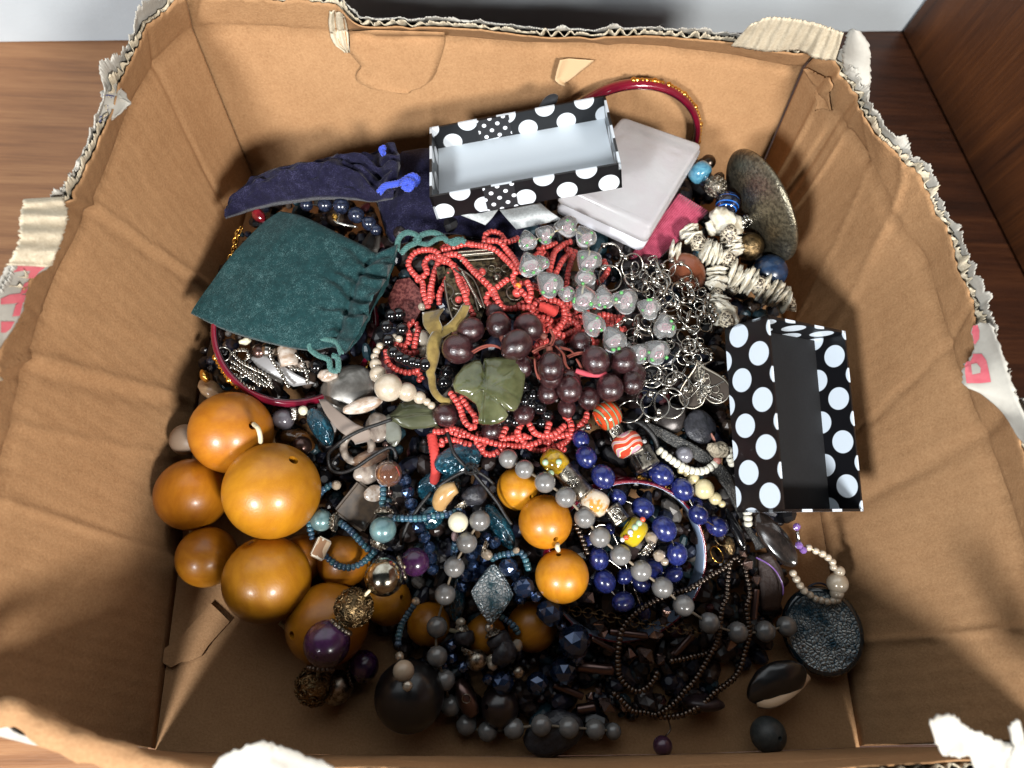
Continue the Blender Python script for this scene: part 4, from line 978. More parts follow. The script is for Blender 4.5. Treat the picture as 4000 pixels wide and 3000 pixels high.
vn = [((root, tip), 3.0, .0011)]+[((lp_(t), e), 1.8, .00045) for t, e in ((.05,A(1215,1480)),(.12,B(965,100)),(.3,B(930,300)),(.5,B(800,440)),(.7,B(660,540)),(.08,A(610,1640)),(.25,B(200,200)),(.45,B(340,290)),(.65,B(450,400)))]
veined_leaf('leaf', [A(1195,1442),A(1222,1470),A(1222,1560),B(968,100),B(955,200),B(925,320),B(885,400),B(845,425),B(760,415),B(790,470),B(760,520),B(690,555),B(600,572),B(520,568),B(462,545),B(472,450),B(440,350),B(340,270),B(215,215),B(190,140),A(620,1590),A(690,1500),A(780,1452),A(830,1448),A(850,1500),A(868,1436),A(960,1424),A(1080,1430)], B(570,210), vn, F(1055,845)+.021, M_jade, th)
z1 = F(880,900)+.010
leaf('leaf', [(E(1700,350),E(1720,500)),(E(1560,330),E(1690,590)),(E(1400,300),E(1560,615)),(E(1280,330),E(1400,625)),(E(1230,400),E(1300,600)),(E(1160,470),E(1210,545))], lambda i: z1, 0, .0025, M_jade_d, th)
# olive velvet stalk
put('stalk', tube('stalk', crom([PF(*A(700,990),14), PF(*A(640,1090),17), PF(*A(560,1180),16), PF(*A(470,1230),17), PF(*A(430,1330),18), PF(*A(420,1450),16), PF(*A(400,1560),14), PF(*E(1620,60),13), PF(*E(1640,200),13), PF(*E(1720,300),13), PF(*E(1830,330),13)], .0012), lambda t: .0016+.0016*math.exp(-((t-.45)/.2)**2), 9, flat=.6), M_olive, th)
ribbon_strip('stalk_leaf', [PF(*A(330,1040),14), PF(*A(340,1150),17), PF(*A(400,1240),18), PF(*A(420,1330),16)], [PF(*A(520,1000),15), PF(*A(470,1080),19), PF(*A(500,1180),19), PF(*A(470,1300),16)], .0007, M_olive, th)
ribbon_strip('stalk_leaf', [PF(*A(680,970),16), PF(*A(650,1060),17), PF(*A(560,1180),17)], [PF(*A(740,980),16), PF(*A(700,1080),17), PF(*A(600,1230),17)], .0007, M_olive, th)
# ================================================================ black glass bead necklace
th = thing('black_bead_necklace', PF(890,780,0), 'strand of glossy black round beads beside the olive velvet stalk', 'necklace')
Z7 = tile(700,750,1000)
beadline(th, 'bead', [(*Z7(1900,1055),15,11),(*Z7(1830,1065),14,13),(*Z7(1790,1160),15,13),(*Z7(1925,1185),14,12),(*Z7(1805,1285),15,12),(*Z7(1850,1385),14,13),(*Z7(1905,1425),13,13),(*Z7(1960,1450),13,13),(*Z7(2015,1470),13,13),(*Z7(2060,1480),12,13),(*Z7(2130,1490),16,14),(*A(550,1560),18,9),(*A(520,1640),18,9)], T_bead, M_black, cord=(M_cord_k, .0004))
beadline(th, 'bead', [(*B(960,165),12,9),(*B(1050,255),13,9),(*B(965,310),13,10),(*B(1040,360),11,11),(*B(1130,400),14,12),(*B(1210,480),13,11),(*B(1150,560),11,7),(*B(870,545),12,10),(*B(760,520),13,10),(*B(690,560),11,8),(*B(980,260),11,6),(*B(890,420),13,8)], T_bead, M_black, sc=(1,1,1.1), cord=(M_cord_k, .0004))
# ================================================================ cream pearl necklace
th = thing('pearl_necklace', PF(850,840,0), 'graduated cream pearl necklace between the green pouch and the dark stone leaf', 'necklace')
beadline(th, 'pearl', [(*Z7(1900,1270),8,12),(*Z7(1860,1255),8,11),(*Z7(1735,1330),8,11),(*Z7(1705,1375),8,11),(*Z7(1688,1422),8.5,11),(*Z7(1697,1490),13,12),(*Z7(1720,1575),19,13),(*E(1155,175),31,15),(*E(1243,190),7,13),(*E(1355,225),21,14),(*E(1490,285),14,14),(*E(1568,330),8.5,14),(*E(1618,370),8.5,14)], T_bead, M_pearl, cord=(M_cord_w, .0003))
beadline(th, 'pearl', [(*A(330,1270),20,6),(*A(330,990),9,6),(*A(270,1200),6,8),(*A(350,1380),14,5)], T_bead, M_pearl)
# ================================================================ grey pearl necklace (knotted, two long arms)
I = tile(1700,2000,800); J = tile(2200,2000,800); K = tile(2700,2000,800); Lf = tile(1100,2000,800); N4 = tile(1100,2400,800); O5 = tile(1800,2400,800); Q6 = tile(2500,2400,800); B2 = tile(2200,1450,800); G6 = tile(600,1450,800); H6 = tile(600,2000,800)
th = thing('grey_pearl_necklace', PF(1200,1200,0), 'long knotted necklace of round grey pearls crossing the lower heap', 'necklace')
arm1 = [(*B(790,945),21,12),(*B(965,1060),21,17),(*B(1185,1200),23,22),(*B(1410,1360),23,23),(*B(1615,1580),23,20),(*I(1780,270),23,19),(*I(2003,462),23,19),(*J(842,635),23,18),(*J(1072,815),23,17),(*J(1300,1010),23,15),(*J(1577,1200),23,13),(*J(1882,1300),23,10),(*K(795,1290),23,9),(*K(1030,1235),22,9),(*K(1190,1250),20,5)]
arm2 = [(*I(482,92),23,17),(*I(340,330),23,17),(*I(205,592),23,15),(*I(108,890),23,14),(*Lf(1678,1242),23,12),(*Lf(1680,1560),23,11),(*N4(1762,712),23,9),(*N4(1825,980),24,7),(*O5(60,1190),23,6),(*O5(292,1262),22,6),(*O5(572,1232),23,7),(*O5(870,1200),23,9),(*O5(1165,1222),23,9),(*O5(1450,1242),22,7),(*O5(1645,1262),18,5)]
M_cord_g = mat('twisted_beige_cord', rgb(132,118,100), .8, bump=.6, bscale=1500, bdist=.0005)
beadline(th, 'pearl', arm1, T_bead, M_grey, cord=(M_cord_g, .0006)); beadline(th, 'pearl', arm2, T_bead, M_grey, cord=(M_cord_g, .0006))
# ================================================================ lapis necklace
th = thing('lapis_necklace', PF(1350,1150,0), 'necklace of oval lapis blue beads looping through the steel-lined bangle', 'necklace')
l1 = [(*B2(190,735),19,10),(*B2(250,925),23,12),(*B2(432,1138),25,14),(*B2(590,1360),18,9),(*B2(862,1480),23,9),(*J(1092,180),26,12),(*J(1225,450),24,11),(*J(1185,670),20,6),(*J(960,610),21,6)]
l2 = [(*B2(1060,1115),25,12),(*B2(1288,1275),24,12),(*B2(1460,1550),21,12),(*J(1658,155),22,10),(*B2(900,1150),16,5),(*B2(1430,1420),14,4)]
l3 = [(*J(382,500),23,11),(*J(448,745),24,11),(*J(648,970),23,12),(*J(665,690),18,6),(*J(840,770),20,4),(*J(280,330),16,6),(*J(500,180),12,6),(*J(860,1080),18,2)]
for l in (l1, l2, l3): beadline(th, 'bead', l, T_bead, M_lapis, sc=(.97,.97,1.14), cord=(M_silver, .0004))
# ================================================================ charm bead necklace
th = thing('charm_bead_necklace', PF(1330,1000,0), 'strand of painted glass and engraved silver charm beads on black cord', 'necklace')
def stripe_mat(name, c1, c2, c3, sc, rough=.15, dist=3.0):
    m = bpy.data.materials.new(name); m.use_nodes = True; T = NT(m); b = T.t.nodes['Principled BSDF']; setp(b, Roughness=rough, **{'Coat Weight': .8})
    tc = T.n('ShaderNodeTexCoord'); w = T.n('ShaderNodeTexWave', i_Scale=sc, i_Distortion=dist, i_Detail=1.0); w.bands_direction = 'Z'; T.link(tc.outputs['Object'], w.inputs['Vector'])
    cr = T.n('ShaderNodeValToRGB'); cr.color_ramp.interpolation = 'CONSTANT'; e = cr.color_ramp.elements; e[0].color = (*c1, 1); e[1].position = .62; e[1].color = (*c2, 1); k = e.new(.84); k.color = (*c3, 1)
    T.link(w.outputs['Fac'], cr.inputs[0]); T.link(cr.outputs[0], b.inputs['Base Color']); return m
T_drum = lathe('drum_bead', closed_prof([(.42,.70),(.75,.64),(.95,.42),(1,.1),(1,-.1),(.95,-.42),(.75,-.64),(.42,-.70),(.36,-.6),(.36,.6)]), 26)
M_or1 = stripe_mat('orange_striped_glass', rgb(206,74,34), rgb(96,40,26), rgb(134,148,112), .9, dist=1.0)
M_or2 = stripe_mat('orange_swirl_glass', rgb(190,66,44), rgb(206,214,170), rgb(196,148,164), .7, dist=7.0)
M_ye1 = mat('amber_yellow_glass', rgb(176,140,26), .12, col2=rgb(110,84,20), nscale=1.6, nmix=(.4,.6), coat=.8)
M_agate = mat('ivory_agate', rgb(206,188,164), .14, col2=rgb(196,138,66), nscale=1.4, nmix=(.48,.58), coat=.8)
M_mint = mat('mint_dot', rgb(164,190,160), .2, coat=.5)
M_whitedot = mat('white_glass_stripe', rgb(226,222,222), .2, coat=.5); M_reddot = mat('red_glass_stripe', rgb(206,82,54), .2, coat=.5)
def spiral_bead(par, x, y, r, off, d, m):
    c, z = ctr(x, y, off); R = M(x, y, z, r); v = (Vector((0,0,CAMZ))-c).normalized(); dd = d-d.dot(v)*v; q = qn(dd, v)
    b = put('silver_bead', T_drumbar, m, par, c, q, (R*.8, R*.8, R))
    pts = []
    for k in range(44):
        a = k*.42; rr = R*(.06+.0115*k); pts.append(c+v*R*.80+(q @ Vector((0, math.cos(a), math.sin(a))))*rr)
    put('spiral', tube('spiral', pts, R*.055, 5), M_silver, b); return b
T_drumbar = lathe('silver_barrel', closed_prof([(.5,.85),(.78,.82),(.98,.74),(1,.6),(.95,.5),(.95,-.5),(1,-.6),(.98,-.74),(.78,-.82),(.5,-.85),(.4,-.7),(.4,.7)]), 8, False)
dd = lambda x, y, a, t=0: pdir(x, y, a, t)
c1 = B2(478,478); bead_at(th, 'glass_bead', *c1, 31, 15, T_drum, M_or1, dd(*c1, 145), (1,1,1.15)); 
x, y = B2(565,640); spiral_bead(th, x, y, 23, 14, dd(x, y, 60), M_oldsilver)
c1 = B2(692,790); bead_at(th, 'glass_bead', *c1, 33, 15, T_drum, M_or2, dd(*c1, 60), (1,1,1.05))
c1 = B2(868,945); lb = bead_at(th, 'silver_bead', *c1, 29, 15, T_drumbar, M_oldsilver, dd(*c1, 60), (1,1,1.0))
c, z = ctr(*c1, 15); v = (Vector((0,0,CAMZ))-c).normalized(); R = M(*c1, z, 29); q = qn(v, pdir(*c1, -25))
def glyph(par, o, strokes, m):
    for s in strokes: put('letter', tube('letter', crom([o+q @ Vector((a*R, b*R, 0)) for a, b in s], .0006), R*.055, 5), m, par)
glyph(lb, c+v*R*.98, [[(-.75,.30),(-.72,-.20),(-.70,-.45)],[(-.35,.38),(-.32,-.40)],[(-.45,.38),(-.15,.34),(-.10,.1)]], M_black)
glyph(lb, c+v*R*.96, [[(.20,.25),(.34,.36),(.52,.26),(.55,0),(.54,-.22)],[(.54,.05),(.32,.02),(.24,-.14),(.36,-.24),(.54,-.10)]], M_black)
c1 = B(1290,980); yb = bead_at(th, 'glass_bead', *c1, 31, 14, T_drum, M_ye1, dd(*c1, 125), (1,1,1.05))
for u, vv in ((1190,985),(1335,980),(1250,1100)):
    o = bead_at(th, 'dot', *B(u, vv), 7, 19.5, T_bead_s, M_mint); o.parent = yb; o.matrix_parent_inverse = yb.matrix_world.inverted()
c1 = B(1490,1190); tb = bead_at(th, 'silver_tube', *c1, 42, 13, T_tubeb, M_oldsilver, dd(*c1, 48), (1.25,1.25,1.0))
c, z = ctr(*c1, 13); v = (Vector((0,0,CAMZ))-c).normalized(); R = M(*c1, z, 42); q = qn(v, pdir(*c1, 48))
for k in range(6):
    a = k*math.pi/3; o = c+v*R*.58; pts = [o+q @ Vector(((.08+.26*t)*math.cos(a)+.09*math.sin(math.pi*t)*s*-math.sin(a), (.08+.26*t)*math.sin(a)+.09*math.sin(math.pi*t)*s*math.cos(a), -.06*t))*R for s, t in [(1, i/6) for i in range(7)]+[(-1, 1-i/6) for i in range(7)]]
    put('petal', tube('petal', pts, R*.022, 5), M_silver, tb)
for k in range(3): put('vine', tube('vine', crom([c+v*R*.57+q @ Vector((-.35-.12*k, .3-.25*k, 0))*R, c+v*R*.58+q @ Vector((-.5-.1*k, .15, 0))*R, c+v*R*.57+q @ Vector((-.62, -.1+.1*k, 0))*R], .0006), R*.02, 5), M_silver, tb)
c1 = B(1722,1420); bead_at(th, 'glass_bead', *c1, 31, 14, T_drum, M_agate, dd(*c1, 115), (1,1,1.15))
x, y = B(1960,1545); spiral_bead(th, x, y, 25, 15, dd(x, y, 55), M_oldsilver)
c1 = J(765,215); yb = bead_at(th, 'glass_bead', *c1, 32, 14, T_drum, mat('lemon_glass', rgb(186,160,30), .12, coat=.8), dd(*c1, 35), (1,1,1.0))
for (u, vv, mm, rr) in ((640,300,M_whitedot,5),(680,275,M_reddot,6),(725,220,M_whitedot,6),(775,165,M_mint,7),(820,120,M_mint,7),(860,80,M_reddot,6)):
    o = bead_at(th, 'stripe_dot', *J(u, vv), rr, 20.5, T_bead_s, mm); o.parent = yb; o.matrix_parent_inverse = yb.matrix_world.inverted()
bead_at(th, 'silver_bead', *J(890,360), 24, 13, T_cap, M_silver, dd(*J(890,360), 40), (1,1,1.1)); bead_at(th, 'silver_bead', *J(950,280), 15, 13, T_facet, M_clearfac)
bead_at(th, 'crystal_bead', *J(1035,470), 14, 13, T_facet2, M_clearfac, dd(*J(1035,470), 50)); bead_at(th, 'crystal_bead', *J(1095,535), 9, 12, T_bead_s, M_clearfac)
cordpath('cord', [(*B2(640,520),10),(*B2(830,560),14),(*B2(960,680),15),(*B2(1010,800),14),(*B2(1000,900),11)], .0013, M_cord_k, th)
cordpath('cord', [(*B2(350,560),8),(*B2(480,600),8),(*B2(690,790),10),(*B2(870,945),9)], .0010, M_cord_k, th)
# ================================================================ blue-green seed bead necklace with teal pearls
th = thing('teal_bead_necklace', PF(850,1150,0), 'blue-green seed bead necklace with teal pearls, silver caps and black stone beads', 'necklace')
sb = lambda L: strand(th, 'seed_bead', L, .00155, 1.28, T_seed, M_tseed)
sb([(*E(535,1225),14),(*E(440,1290),14),(*E(360,1400),14),(*E(310,1530),14),(*Lf(298,60),13),(*Lf(310,190),12),(*Lf(345,320),11)])
sb([(*Lf(480,480),12),(*Lf(560,550),12),(*Lf(640,590),12),(*Lf(740,600),12),(*Lf(850,560),11),(*Lf(940,490),11),(*Lf(1030,400),11)])
sb([(*Lf(640,120),13),(*Lf(720,180),14),(*Lf(800,260),14),(*Lf(880,350),13),(*Lf(940,410),12)])
sb([(*E(1095,1230),14),(*E(1095,1320),14),(*E(1090,1410),14),(*E(1095,1500),14)])
sb([(*Lf(1220,65),12),(*Lf(1340,70),13),(*Lf(1480,70),14),(*Lf(1620,50),14),(*E(1820,1540),14),(*E(1930,1480),14)])
sb([(*I(620,500),11),(*I(720,460),12),(*I(810,450),12),(*I(880,430),12),(*I(940,450),11),(*I(980,530),11),(*I(1010,620),10)])
sb([(*Lf(1420,1020),11),(*Lf(1360,1110),10),(*Lf(1300,1210),14),(*Lf(1265,1340),22),(*N4(1255,370),27)])
sb([(*I(720,1140),11),(*I(800,1190),11),(*I(870,1260),11),(*I(905,1330),10)])
sb([(*I(215,340),10),(*I(205,410),9),(*I(200,470),8)])
def cap(x, y, r, off, an, tl=0): return bead_at(th, 'bead_cap', x, y, r, off, T_cap, M_oldsilver, pdir(x, y, an, tl))
bead_at(th, 'teal_pearl', *Lf(430,88), 24, 17, T_bead, M_teal, pdir(*Lf(430,88), 10)); cap(*Lf(585,110), 20, 18, 185, -.1)
bead_at(th, 'teal_pearl', *Lf(1095,188), 29, 18, T_bead, M_teal, pdir(*Lf(1095,188), 90)); cap(*Lf(1105,10), 20, 18, -90, 0); cap(*Lf(1055,340), 20, 15, 115, 0)
x, y = Lf(420,395); c, z = ctr(x, y, 14); R = M(x, y, z, 25); v = (Vector((0,0,CAMZ))-c).normalized()
cube = mesh('shell_tile', [(sx*(1 if abs(sy) else 1), sy, sz) for sx in (-1,1) for sy in (-1,1) for sz in (-.45,.45)], [(0,1,3,2),(4,6,7,5),(0,4,5,1),(2,3,7,6),(0,2,6,4),(1,5,7,3)], False)
bm = bmesh.new(); bm.from_mesh(cube); bmesh.ops.recalc_face_normals(bm, faces=bm.faces); bmesh.ops.bevel(bm, geom=bm.edges[:], offset=.14, segments=3, affect='EDGES'); bm.to_mesh(cube); bm.free()
M_agshell = stripe_mat('banded_shell', rgb(206,180,150), rgb(156,120,92), rgb(224,214,196), .5, .25, 2.0)
put('shell_tile', cube, M_agshell, th, c, qn(v+Vector((.35,.1,0)), pdir(x, y, -62)), (R*.9, R*.62, R*.62))
for (u, vv, r, t_, o) in ((590,1230,11,E,14),(1450,965,10,Lf,11)): bead_at(th, 'crystal_bead', *t_(u, vv), r, o, T_facet2, M_clearfac)
for (u, vv, r, t_, o) in ((555,460,12,I,12),(875,415,7,I,13),(890,1440,12,I,10),(275,1190,10,I,9),(590,1245,11,I,10),(610,1600,12,I,8)): bead_at(th, 'crystal_bead', *t_(u, vv), r, o, T_facet2, M_clearfac, None, (1,1,1.25))
bead_at(th, 'crystal_bead', *N4(1275,455), 11, 29, T_facet2, M_clearfac); bead_at(th, 'cream_bead', *N4(1318,612), 23, 34, T_bead, mat('beige_pearl', rgb(190,166,140), .3, coat=.4)); bead_at(th, 'crystal_bead', *N4(1362,775), 12, 35, T_facet2, M_clearfac)
bead_at(th, 'cream_bead', *I(248,110), 22, 17, T_bead, M_cream); bead_at(th, 'crystal_bead', *I(215,260), 9, 14, T_facet2, mat('mauve_crystal', rgb(150,126,126), .15, coat=.8), pdir(*I(215,260), 90), (1,1,1.4))
for (u, vv, r, t_, o, an) in ((420,1340,26,B,14,60),(310,1360,22,I,9,80),(690,1400,26,I,10,60),(740,1530,30,I,11,30)): bead_at(th, 'stone_bead', *t_(u, vv), r, o, T_nugget[int(r) % 4], M_blackstone, pdir(*t_(u, vv), an), (1,1.1,1.35))
cap(*B(290,1430), 18, 13, 60); cap(*I(290,1265), 15, 10, -80, .3); cap(*I(375,1500), 19, 9, 110); cap(*I(630,1330), 18, 11, -110); cap(*I(520,370), 15, 12, 20)
bead_at(th, 'silver_bead', *I(450,1600), 23, 9, T_bead, M_oldsilver)
bead_at(th, 'silver_bead', *O5(620,620), 15, 8, T_bead, M_oldsilver); bead_at(th, 'crystal_bead', *O5(345,545), 13, 9, T_facet2, M_clearfac)
# foil pendant of the same necklace: a lozenge
x, y = I(620,880); c, z = ctr(x, y, 15); v = (Vector((0,0,CAMZ))-c).normalized(); ax = (P(*I(640,560), z)-P(*I(610,1190), z)); H2 = ax.length/2*1.02; q = qn(v+Vector((.2,0,0)), ax); R = H2
loz = []
vs = []; fs = []; n = 48; pr = [(1,-.14),(1.06,-.05),(1.02,.04),(.84,.12),(.6,.17),(.3,.19),(.001,.195)]
for i in range(n):
    a = 2*math.pi*i/n; cx, sy = math.cos(a), math.sin(a); k = 1/(abs(cx)**1.18+abs(sy)**1.18)**(1/1.18)
    for j, (r, zz) in enumerate(pr): vs.append(Vector((cx*k*r, sy*k*r*.72, zz+(.02*nz((cx*r, sy*r, 0), 6, 2) if j > 2 else 0))))
for i in range(n):
    b = (i+1) % n
    for j in range(len(pr)-1): fs.append((i*len(pr)+j, b*len(pr)+j, b*len(pr)+j+1, i*len(pr)+j+1))
fs.append(tuple(i*len(pr) for i in range(n))[::-1])
def crackle(name, base, hi, sc):
    m = bpy.data.materials.new(name); m.use_nodes = True; T = NT(m); b = T.t.nodes['Principled BSDF']; setp(b, Roughness=.25, Metallic=.25, **{'Coat Weight': 1.0, 'Coat Roughness': .05})
    tc = T.n('ShaderNodeTexCoord'); v = T.n('ShaderNodeTexVoronoi', i_Scale=sc); v.feature = 'DISTANCE_TO_EDGE'; nn_ = T.n('ShaderNodeTexNoise', i_Scale=sc*.5, i_Detail=3.0); mx0 = T.n('ShaderNodeMix', data_type='RGBA', i_0=.06)
    T.link(tc.outputs['Object'], nn_.inputs['Vector']); T.link(tc.outputs['Object'], mx0.inputs[6]); T.link(nn_.outputs['Color'], mx0.inputs[7]); T.link(mx0.outputs[2], v.inputs['Vector'])
    n2 = T.n('ShaderNodeTexNoise', i_Scale=2.2, i_Detail=3.0); T.link(tc.outputs['Object'], n2.inputs['Vector'])
    r = T.n('ShaderNodeMapRange', i_1=.02, i_2=.10); T.link(v.outputs['Distance'], r.inputs[0]); r2 = T.n('ShaderNodeMapRange', i_1=.35, i_2=.6); T.link(n2.outputs['Fac'], r2.inputs[0])
    mu = T.n('ShaderNodeMath', operation='MULTIPLY'); T.link(r.outputs[0], mu.inputs[0]); T.link(r2.outputs[0], mu.inputs[1])
    mx = T.n('ShaderNodeMix', data_type='RGBA'); T.link(mu.outputs[0], mx.inputs[0]); mx.inputs[6].default_value = (*base, 1); mx.inputs[7].default_value = (*hi, 1); T.link(mx.outputs[2], b.inputs['Base Color'])
    bp = T.n('ShaderNodeBump', i_Strength=.6, i_Distance=.05); T.link(v.outputs['Distance'], bp.inputs['Height']); T.link(bp.outputs[0], b.inputs['Normal']); return m
M_crack = crackle('silver_crackle_foil', rgb(70,108,120), rgb(226,232,234), 8)
M_crack2 = crackle('blue_crackle_foil', rgb(48,88,108), rgb(214,228,232), 12)
put('foil_pendant', fixn(mesh('foil_pendant', vs, fs)), M_crack, th, c, q, (R, R, R))
# ================================================================ purple and silver ball necklace
th = thing('purple_silver_necklace', PF(720,1330,0), 'necklace of purple balls, silver filigree balls and beaded silver spacers', 'necklace')
bead_at(th, 'purple_bead', *Lf(1440,540), 31, 22, T_bead, M_purple, pdir(*Lf(1440,540), 20)); bead_at(th, 'spacer', *Lf(1300,600), 26, 28, T_rondb, M_oldsilver, pdir(*Lf(1300,600), -20), (1,1,1.0))
M_mirror = mat('worn_mirror_silver', rgb(190,184,168), .13, 1.0, col2=rgb(112,100,82), nscale=2.2, nmix=(.42,.68))
bead_at(th, 'silver_bead', *Lf(1108,700), 42, 36, T_bead, M_mirror, pdir(*Lf(1108,700), 135)); bead_at(th, 'filigree_bead', *Lf(780,1032), 44, 40, T_filigree, M_bronze, pdir(*Lf(780,1032), 130))
bead_at(th, 'spacer', *Lf(640,1245), 28, 42, T_rondb, M_oldsilver, pdir(*Lf(640,1245), 125)); bead_at(th, 'purple_bead', *Lf(490,1420), 50, 42, T_bead, M_purple, pdir(*Lf(490,1420), 110))
bead_at(th, 'spacer', *N4(420,590), 30, 26, T_rondb, M_gun, pdir(*N4(420,590), 100)); bead_at(th, 'filigree_bead', *N4(360,770), 45, 18, T_filigree, M_bronze); bead_at(th, 'silver_bead', *N4(590,790), 36, 9, T_bead, M_oldsilver)
bead_at(th, 'spacer', *N4(745,680), 22, 10, T_rondb, M_gun, pdir(*N4(745,680), -20)); bead_at(th, 'purple_bead', *N4(880,560), 34, 9, T_bead, M_purple)
cordpath('cord', [(*Lf(1440,540),22),(*Lf(1108,700),36),(*Lf(950,850),40),(*Lf(780,1032),40),(*Lf(490,1420),42),(*N4(360,770),18)], .0007, M_cord_w, th)
# ================================================================ navy crystal necklace
th = thing('navy_crystal_necklace', PF(1150,1400,0), 'necklace of large faceted navy blue crystals in the shaded front', 'necklace')
nf = [(790,590,21,12,I),(960,810,24,12,I),(1090,912,13,12,I),(1240,1085,31,14,I),(1365,1235,12,11,I),(1500,1395,38,11,I),(1545,1590,14,8,I),(1110,610,32,8,O5),(830,745,26,7,O5),(450,730,27,7,O5),(290,700,12,9,O5),(30,570,13,8,O5),(1245,490,13,9,O5)]
for u, vv, r, o, t_ in nf: bead_at(th, 'crystal', *t_(u, vv), r, o, T_facet2, M_navyfac)
th = thing('navy_crystal_strand', PF(960,1150,0), 'strand of small dark blue faceted crystals between the teal pearl and the diamond pendant', 'necklace')
rr = random.Random(5)
for L in ([(*E(1330,1180),8),(*E(1355,1290),9),(*E(1395,1400),9),(*E(1410,1500),8),(*Lf(1470,110),9),(*Lf(1490,190),9),(*Lf(1560,300),8),(*Lf(1600,420),8),(*Lf(1620,540),8),(*Lf(1640,700),7)],[(*I(250,230),5),(*I(380,440),6),(*I(420,560),6),(*I(330,700),6),(*I(260,900),5)],[(*I(640,330),8),(*I(560,260),7),(*I(500,420),6),(*I(560,560),4),(*I(300,780),3)],[(*I(880,680),6),(*I(880,760),6),(*I(900,900),6),(*I(960,980),6)],[(*N4(1640,480),4),(*N4(1760,560),4),(*N4(1850,440),5),(*N4(1820,260),6),(*N4(1790,210),6)]):
    strand(th, 'crystal', L, .0032, 1.75, T_facet2, M_navyfac, jit=.5)
# ================================================================ bronze-brown bead strands and rolo chain
th = thing('metal_bead_necklace', PF(1500,1350,0), 'necklace of tiny gunmetal beads draped in three strands from a metal clasp', 'necklace')
mb = lambda L, o: strand(th, 'metal_bead', [(*t_(u, v), o) for t_, u, v in L], .00150, 1.30, T_rond, M_gun, sc=(1,1,.95), cord=(M_cord_k, .0003))
mb([(J,1840,500),(J,1740,600),(J,1600,680),(J,1480,760),(J,1350,835),(J,1220,875),(J,1050,930),(J,930,990),(J,820,1060),(J,720,1150),(J,650,1240),(J,615,1330),(J,600,1440),(J,585,1560),(O5,1700,560),(O5,1710,660),(O5,1790,770),(O5,1890,830),(O5,2000,800),(O5,2090,700),(O5,2130,600)], 12)
mb([(J,1800,560),(J,1780,680),(J,1770,800),(J,1765,920),(J,1720,1010),(J,1700,1130),(J,1680,1300),(J,1660,1400),(J,1600,1520),(Q6,600,700),(Q6,480,830),(Q6,380,950),(Q6,250,1050),(Q6,150,1090)], 11)
mb([(J,1870,490),(J,1950,580),(J,1980,700),(J,2005,820),(J,2010,920),(J,1975,1020),(J,1990,1140),(J,2010,1330),(J,1980,1430),(J,1950,1550),(Q6,1090,560),(Q6,1030,670),(Q6,930,760),(Q6,800,850),(Q6,700,950),(Q6,580,1030),(Q6,440,1090),(Q6,300,1105),(Q6,200,1100),(Q6,60,1060),(O5,1850,1040),(O5,1740,930),(O5,1650,850)], 10)
mb([(Q6,340,505),(Q6,480,480),(Q6,600,450),(Q6,720,420),(Q6,830,340),(Q6,850,240)], 9)
mb([(I,1510,130),(I,1560,220),(I,1600,320),(I,1640,440)], 12)
cl = bead_at(th, 'clasp', *J(1790,360), 17, 14, T_facet, M_bronze, pdir(*J(1790,360), 80), (.8,.8,1.5)); put('clasp_ring', T_ring, M_bronze, th, PF(*J(1700,290), 13), qt((.3,.2,1)), .003); put('clasp_ring', T_ringt, M_gold, th, PF(*J(1660,460), 10), qt((.6,.3,1)), .004)
bead_at(th, 'purple_drop', *Q6(245,1420), 21, 11, T_bead, mat('plum_pearl', rgb(74,44,64), .3, .2, coat=.6)); cordpath('drop_wire', [(*Q6(300,1120),8),(*Q6(330,1240),9),(*Q6(280,1310),10),(*Q6(240,1330),12)], .0004, M_gun, th)
th = thing('tube_bead_necklace', PF(1400,1420,0), 'necklace of brown metallic tubes and pyramid crystals in the shade', 'necklace')
def tubeb(t_, u0, v0, u1, v1, o, r=9):
    a, b = PF(*t_(u0, v0), o), PF(*t_(u1, v1), o); L = (b-a).length; put('tube_bead', T_tubeb, M_brown, th, (a+b)/2, qt(b-a), (M(*t_(u0, v0), .015, r)*2.1, M(*t_(u0, v0), .015, r)*2.1, L/2))
tubeb(J,500,1290,910,1340,8,8); tubeb(J,300,1360,560,1500,7,7); tubeb(J,2085,830,2055,1160,9,8); tubeb(J,1200,1550,1400,1320,6,8); tubeb(O5,1000,760,1320,890,6,9); tubeb(O5,1250,560,1650,600,3,14); tubeb(Q6,340,440,580,230,5,8); tubeb(K,1150,1480,1320,1600,5,9); tubeb(O5,1250,1030,1450,1000,3,12)
for u, vv, r, o, t_ in [(275,920,15,11,J),(405,1240,16,9,J),(430,1310,11,8,J),(1000,1340,15,9,J),(1110,1080,13,9,J),(1090,1170,12,8,J),(720,1540,14,7,J),(890,1550,20,8,J),(1050,1590,13,7,J),(1990,560,15,12,J),(1940,450,9,12,J),(2085,720,12,11,J),(1390,890,10,5,O5),(1490,830,9,5,O5),(1580,980,19,5,O5),(1770,1000,13,4,O5),(2160,490,13,7,O5),(970,310,16,7,Q6),(2010,480,12,8,K)]:
    bead_at(th, 'crystal', *t_(u, vv), r, o, T_bicone, M_brfac, None, (1,1,1.1))
th = thing('rolo_chain', PF(1400,1330,0), 'fine dark bronze round-link chain running under the grey pearls', 'chain')
pts = crom(path3([(*I(1400,1045),9),(*I(1500,1070),10),(*I(1620,1085),10),(*I(1760,1105),10),(*I(1880,1135),10),(*J(600,1150),10),(*J(720,1180),10),(*J(840,1205),9),(*J(960,1215),9),(*J(1100,1235),9),(*J(1240,1260),9),(*J(1360,1280),9),(*J(1480,1310),8)]), .0027); T_, N_ = frames(pts)
for i, p in enumerate(pts): put('link', T_ringo if i % 2 else T_ring, M_bronze, th, p, qn(N_[i] if i % 2 == 0 else T_[i].cross(N_[i]), T_[i]), .0021)
